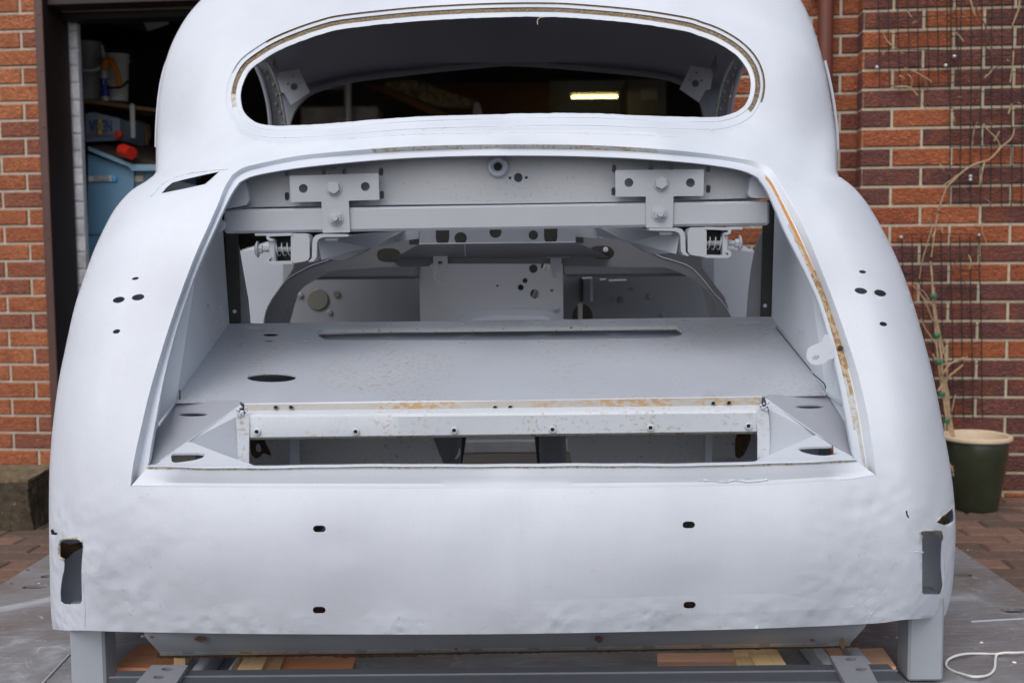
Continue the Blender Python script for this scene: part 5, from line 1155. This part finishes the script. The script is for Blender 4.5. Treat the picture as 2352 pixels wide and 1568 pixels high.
T_plate([(664.5,404),(869,398),(871.5,459),(668,464.5)],[(738.5,463),(801,461),(804,533.5),(741,535)],[(696.5,433),(839,428.5)],(767,431.5),(771.5,501))
T_plate([(1413.5,391),(1617,389),(1616,450),(1414,452)],[(1483.5,451.5),(1547,450.5),(1545,522.5),(1484,523)],[(1444.5,419.5),(1586,420)],(1518,420.5),(1515,491.5))
def clamp(mx,dy,nm):
    Y=2.44; q=lambda x,y:(mx(x),y+dy)
    B=lambda x0,x1,y0,y1,Y0,Y1,mb,bev=.003:(lambda a,b:mb.box(min(a.x,b.x),max(a.x,b.x),Y0,Y1,min(a.z,b.z),max(a.z,b.z),bev=bev))(P(*q(x0,y1),Y0),P(*q(x1,y0),Y0))
    e=bpy.data.objects.new('spring_clamp',None); COL.objects.link(e); e.parent=br; e.location=P(*q(660,600),Y)-wloc(br); e.empty_display_size=.03
    tag(e,nm)
    par=e
    def bl(mb,name,mat=M_fix):
        off=wloc(par); me_=mk(name,mb.V,mb.F,mat,par,smooth=True,ang=35); return me_
    mb=MB(); V,Fs=plate('x',cr([(668,536),(700,536),(708,539),(712,548),(712,590),(708,597),(700,600),(690,603),(668,605)],False,5)+[(668,605)] if False else [q(*p) for p in [(668,536),(699,536),(707,539),(711,547),(711,590),(708,596),(700,600),(668,605)]],flat(Y),None,None,thick=(0,.055,0),build=False); mb.add(V,Fs); bl(mb,'clamp_block')
    mb=MB()
    ch=[q(*p) for p in [(671,535),(620,536),(614,538),(611,543),(613,550),(619,553),(627,554),(627,549),(619,547),(619,543),(671,541)]]
    V,Fs=plate('x',ch,flat(Y-.002),None,None,thick=(0,.055,0),build=False); mb.add(V,Fs); bl(mb,'clamp_jaw'); mb=MB()
    ch=[q(*p) for p in [(671,606),(620,606.5),(613,603),(611,597),(613,591),(618,588),(623,589),(623,594),(618,595),(618,600),(671,599)]]
    V,Fs=plate('x',ch,flat(Y-.002),None,None,thick=(0,.055,0),build=False); mb.add(V,Fs); bl(mb,'clamp_jaw')
    mb=MB(); B(585,625,536,542,Y+.02,Y+.05,mb,.001); bl(mb,'top_flange')
    mb=MB(); B(618,631,547,604,Y+.004,Y+.034,mb,.003); bl(mb,'slide_block')
    ax=Vector((1 if mx(1)>mx(0) else -1,0,0)); zc=577
    mb=MB(); c0=P(*q(596,572.5),Y+.02); c1=P(*q(672,572.5),Y+.02); mb.tube([c0,c1],px(Y,6),14)
    for i in range(22):
        p=c0+(c1-c0)*(i+.5)/22; mb.lathe(p-ax*.0008,[(px(Y,6),0),(px(Y,6.9),.0008),(px(Y,6),.0016)],ax,12)
    bl(mb,'threaded_bolt')
    mb=MB(); ch_=P(*q(590,572.5),Y+.02); mb.lathe(ch_,[(0,-.004),(px(Y,12),-.003),(px(Y,19),.001),(px(Y,19),.003),(px(Y,9),.005)],ax,24); mb.lathe(ch_,[(px(Y,10),.004),(px(Y,10),.012),(px(Y,7),.013)],ax,6); bl(mb,'bolt_head')
    mb=MB(); pts=[]
    for i in range(0,100):
        t=i/99; a=t*2*math.pi*3.2; p=c0+(c1-c0)*(.47+.53*t); pts.append(p+Vector((0,math.cos(a)*px(Y,15),math.sin(a)*px(Y,15))))
    mb.tube(pts,.0014,6); bl(mb,'spring')
    mb=MB(); B(634,668,543,600,Y+.048,Y+.053,mb,.0005); bl(mb,'jaw_back',M_dark)
    # angle bracket beside the clamp
    mb=MB(); ch=[q(*p) for p in [(713,602),(722,598),(727,590),(728,556),(732,549),(740,545),(800,543),(800,538),(737,537),(725,540),(719,548),(717,560),(716,592),(708,601)]]
    V,Fs=plate('x',ch,flat(Y+.004),None,None,thick=(0,.05,0),build=False); mb.add(V,Fs); bl(mb,'angle_bracket')
    mb=MB(); B(746,775,545,553,Y+.012,Y+.035,mb,.002); bl(mb,'nut')
    # arm running forward from the bracket
    A=[(728,545,Y+.02),(930,528,2.80),(915,556,2.80),(850,570,2.62),(738,597,Y+.02)]
    V=[P(*q(a,b),c_) for a,b,c_ in A]; V2=[v+Vector((0,.004,0)) for v in V]; n=len(V)
    mb=MB(); mb.add(V+V2,[tuple(range(n)),tuple(range(n,2*n))[::-1]]+[(i,(i+1)%n,n+(i+1)%n,n+i) for i in range(n)]); o=mk('arm',mb.V,mb.F,M_fix,par,smooth=False)
    V=[P(*q(a,b),c_) for a,b,c_ in [(738,594,Y+.02),(864,560,2.80),(818,590,2.80),(787,598,2.60)]]; mk('arm_web',V,[(0,1,2,3)],M_fix,par,smooth=False)
clamp(lambda x:x,0,'left spring clamp with its bolt pointing to the left wing')
clamp(lambda x:2291-x,-14,'right spring clamp with its bolt pointing to the right wing')
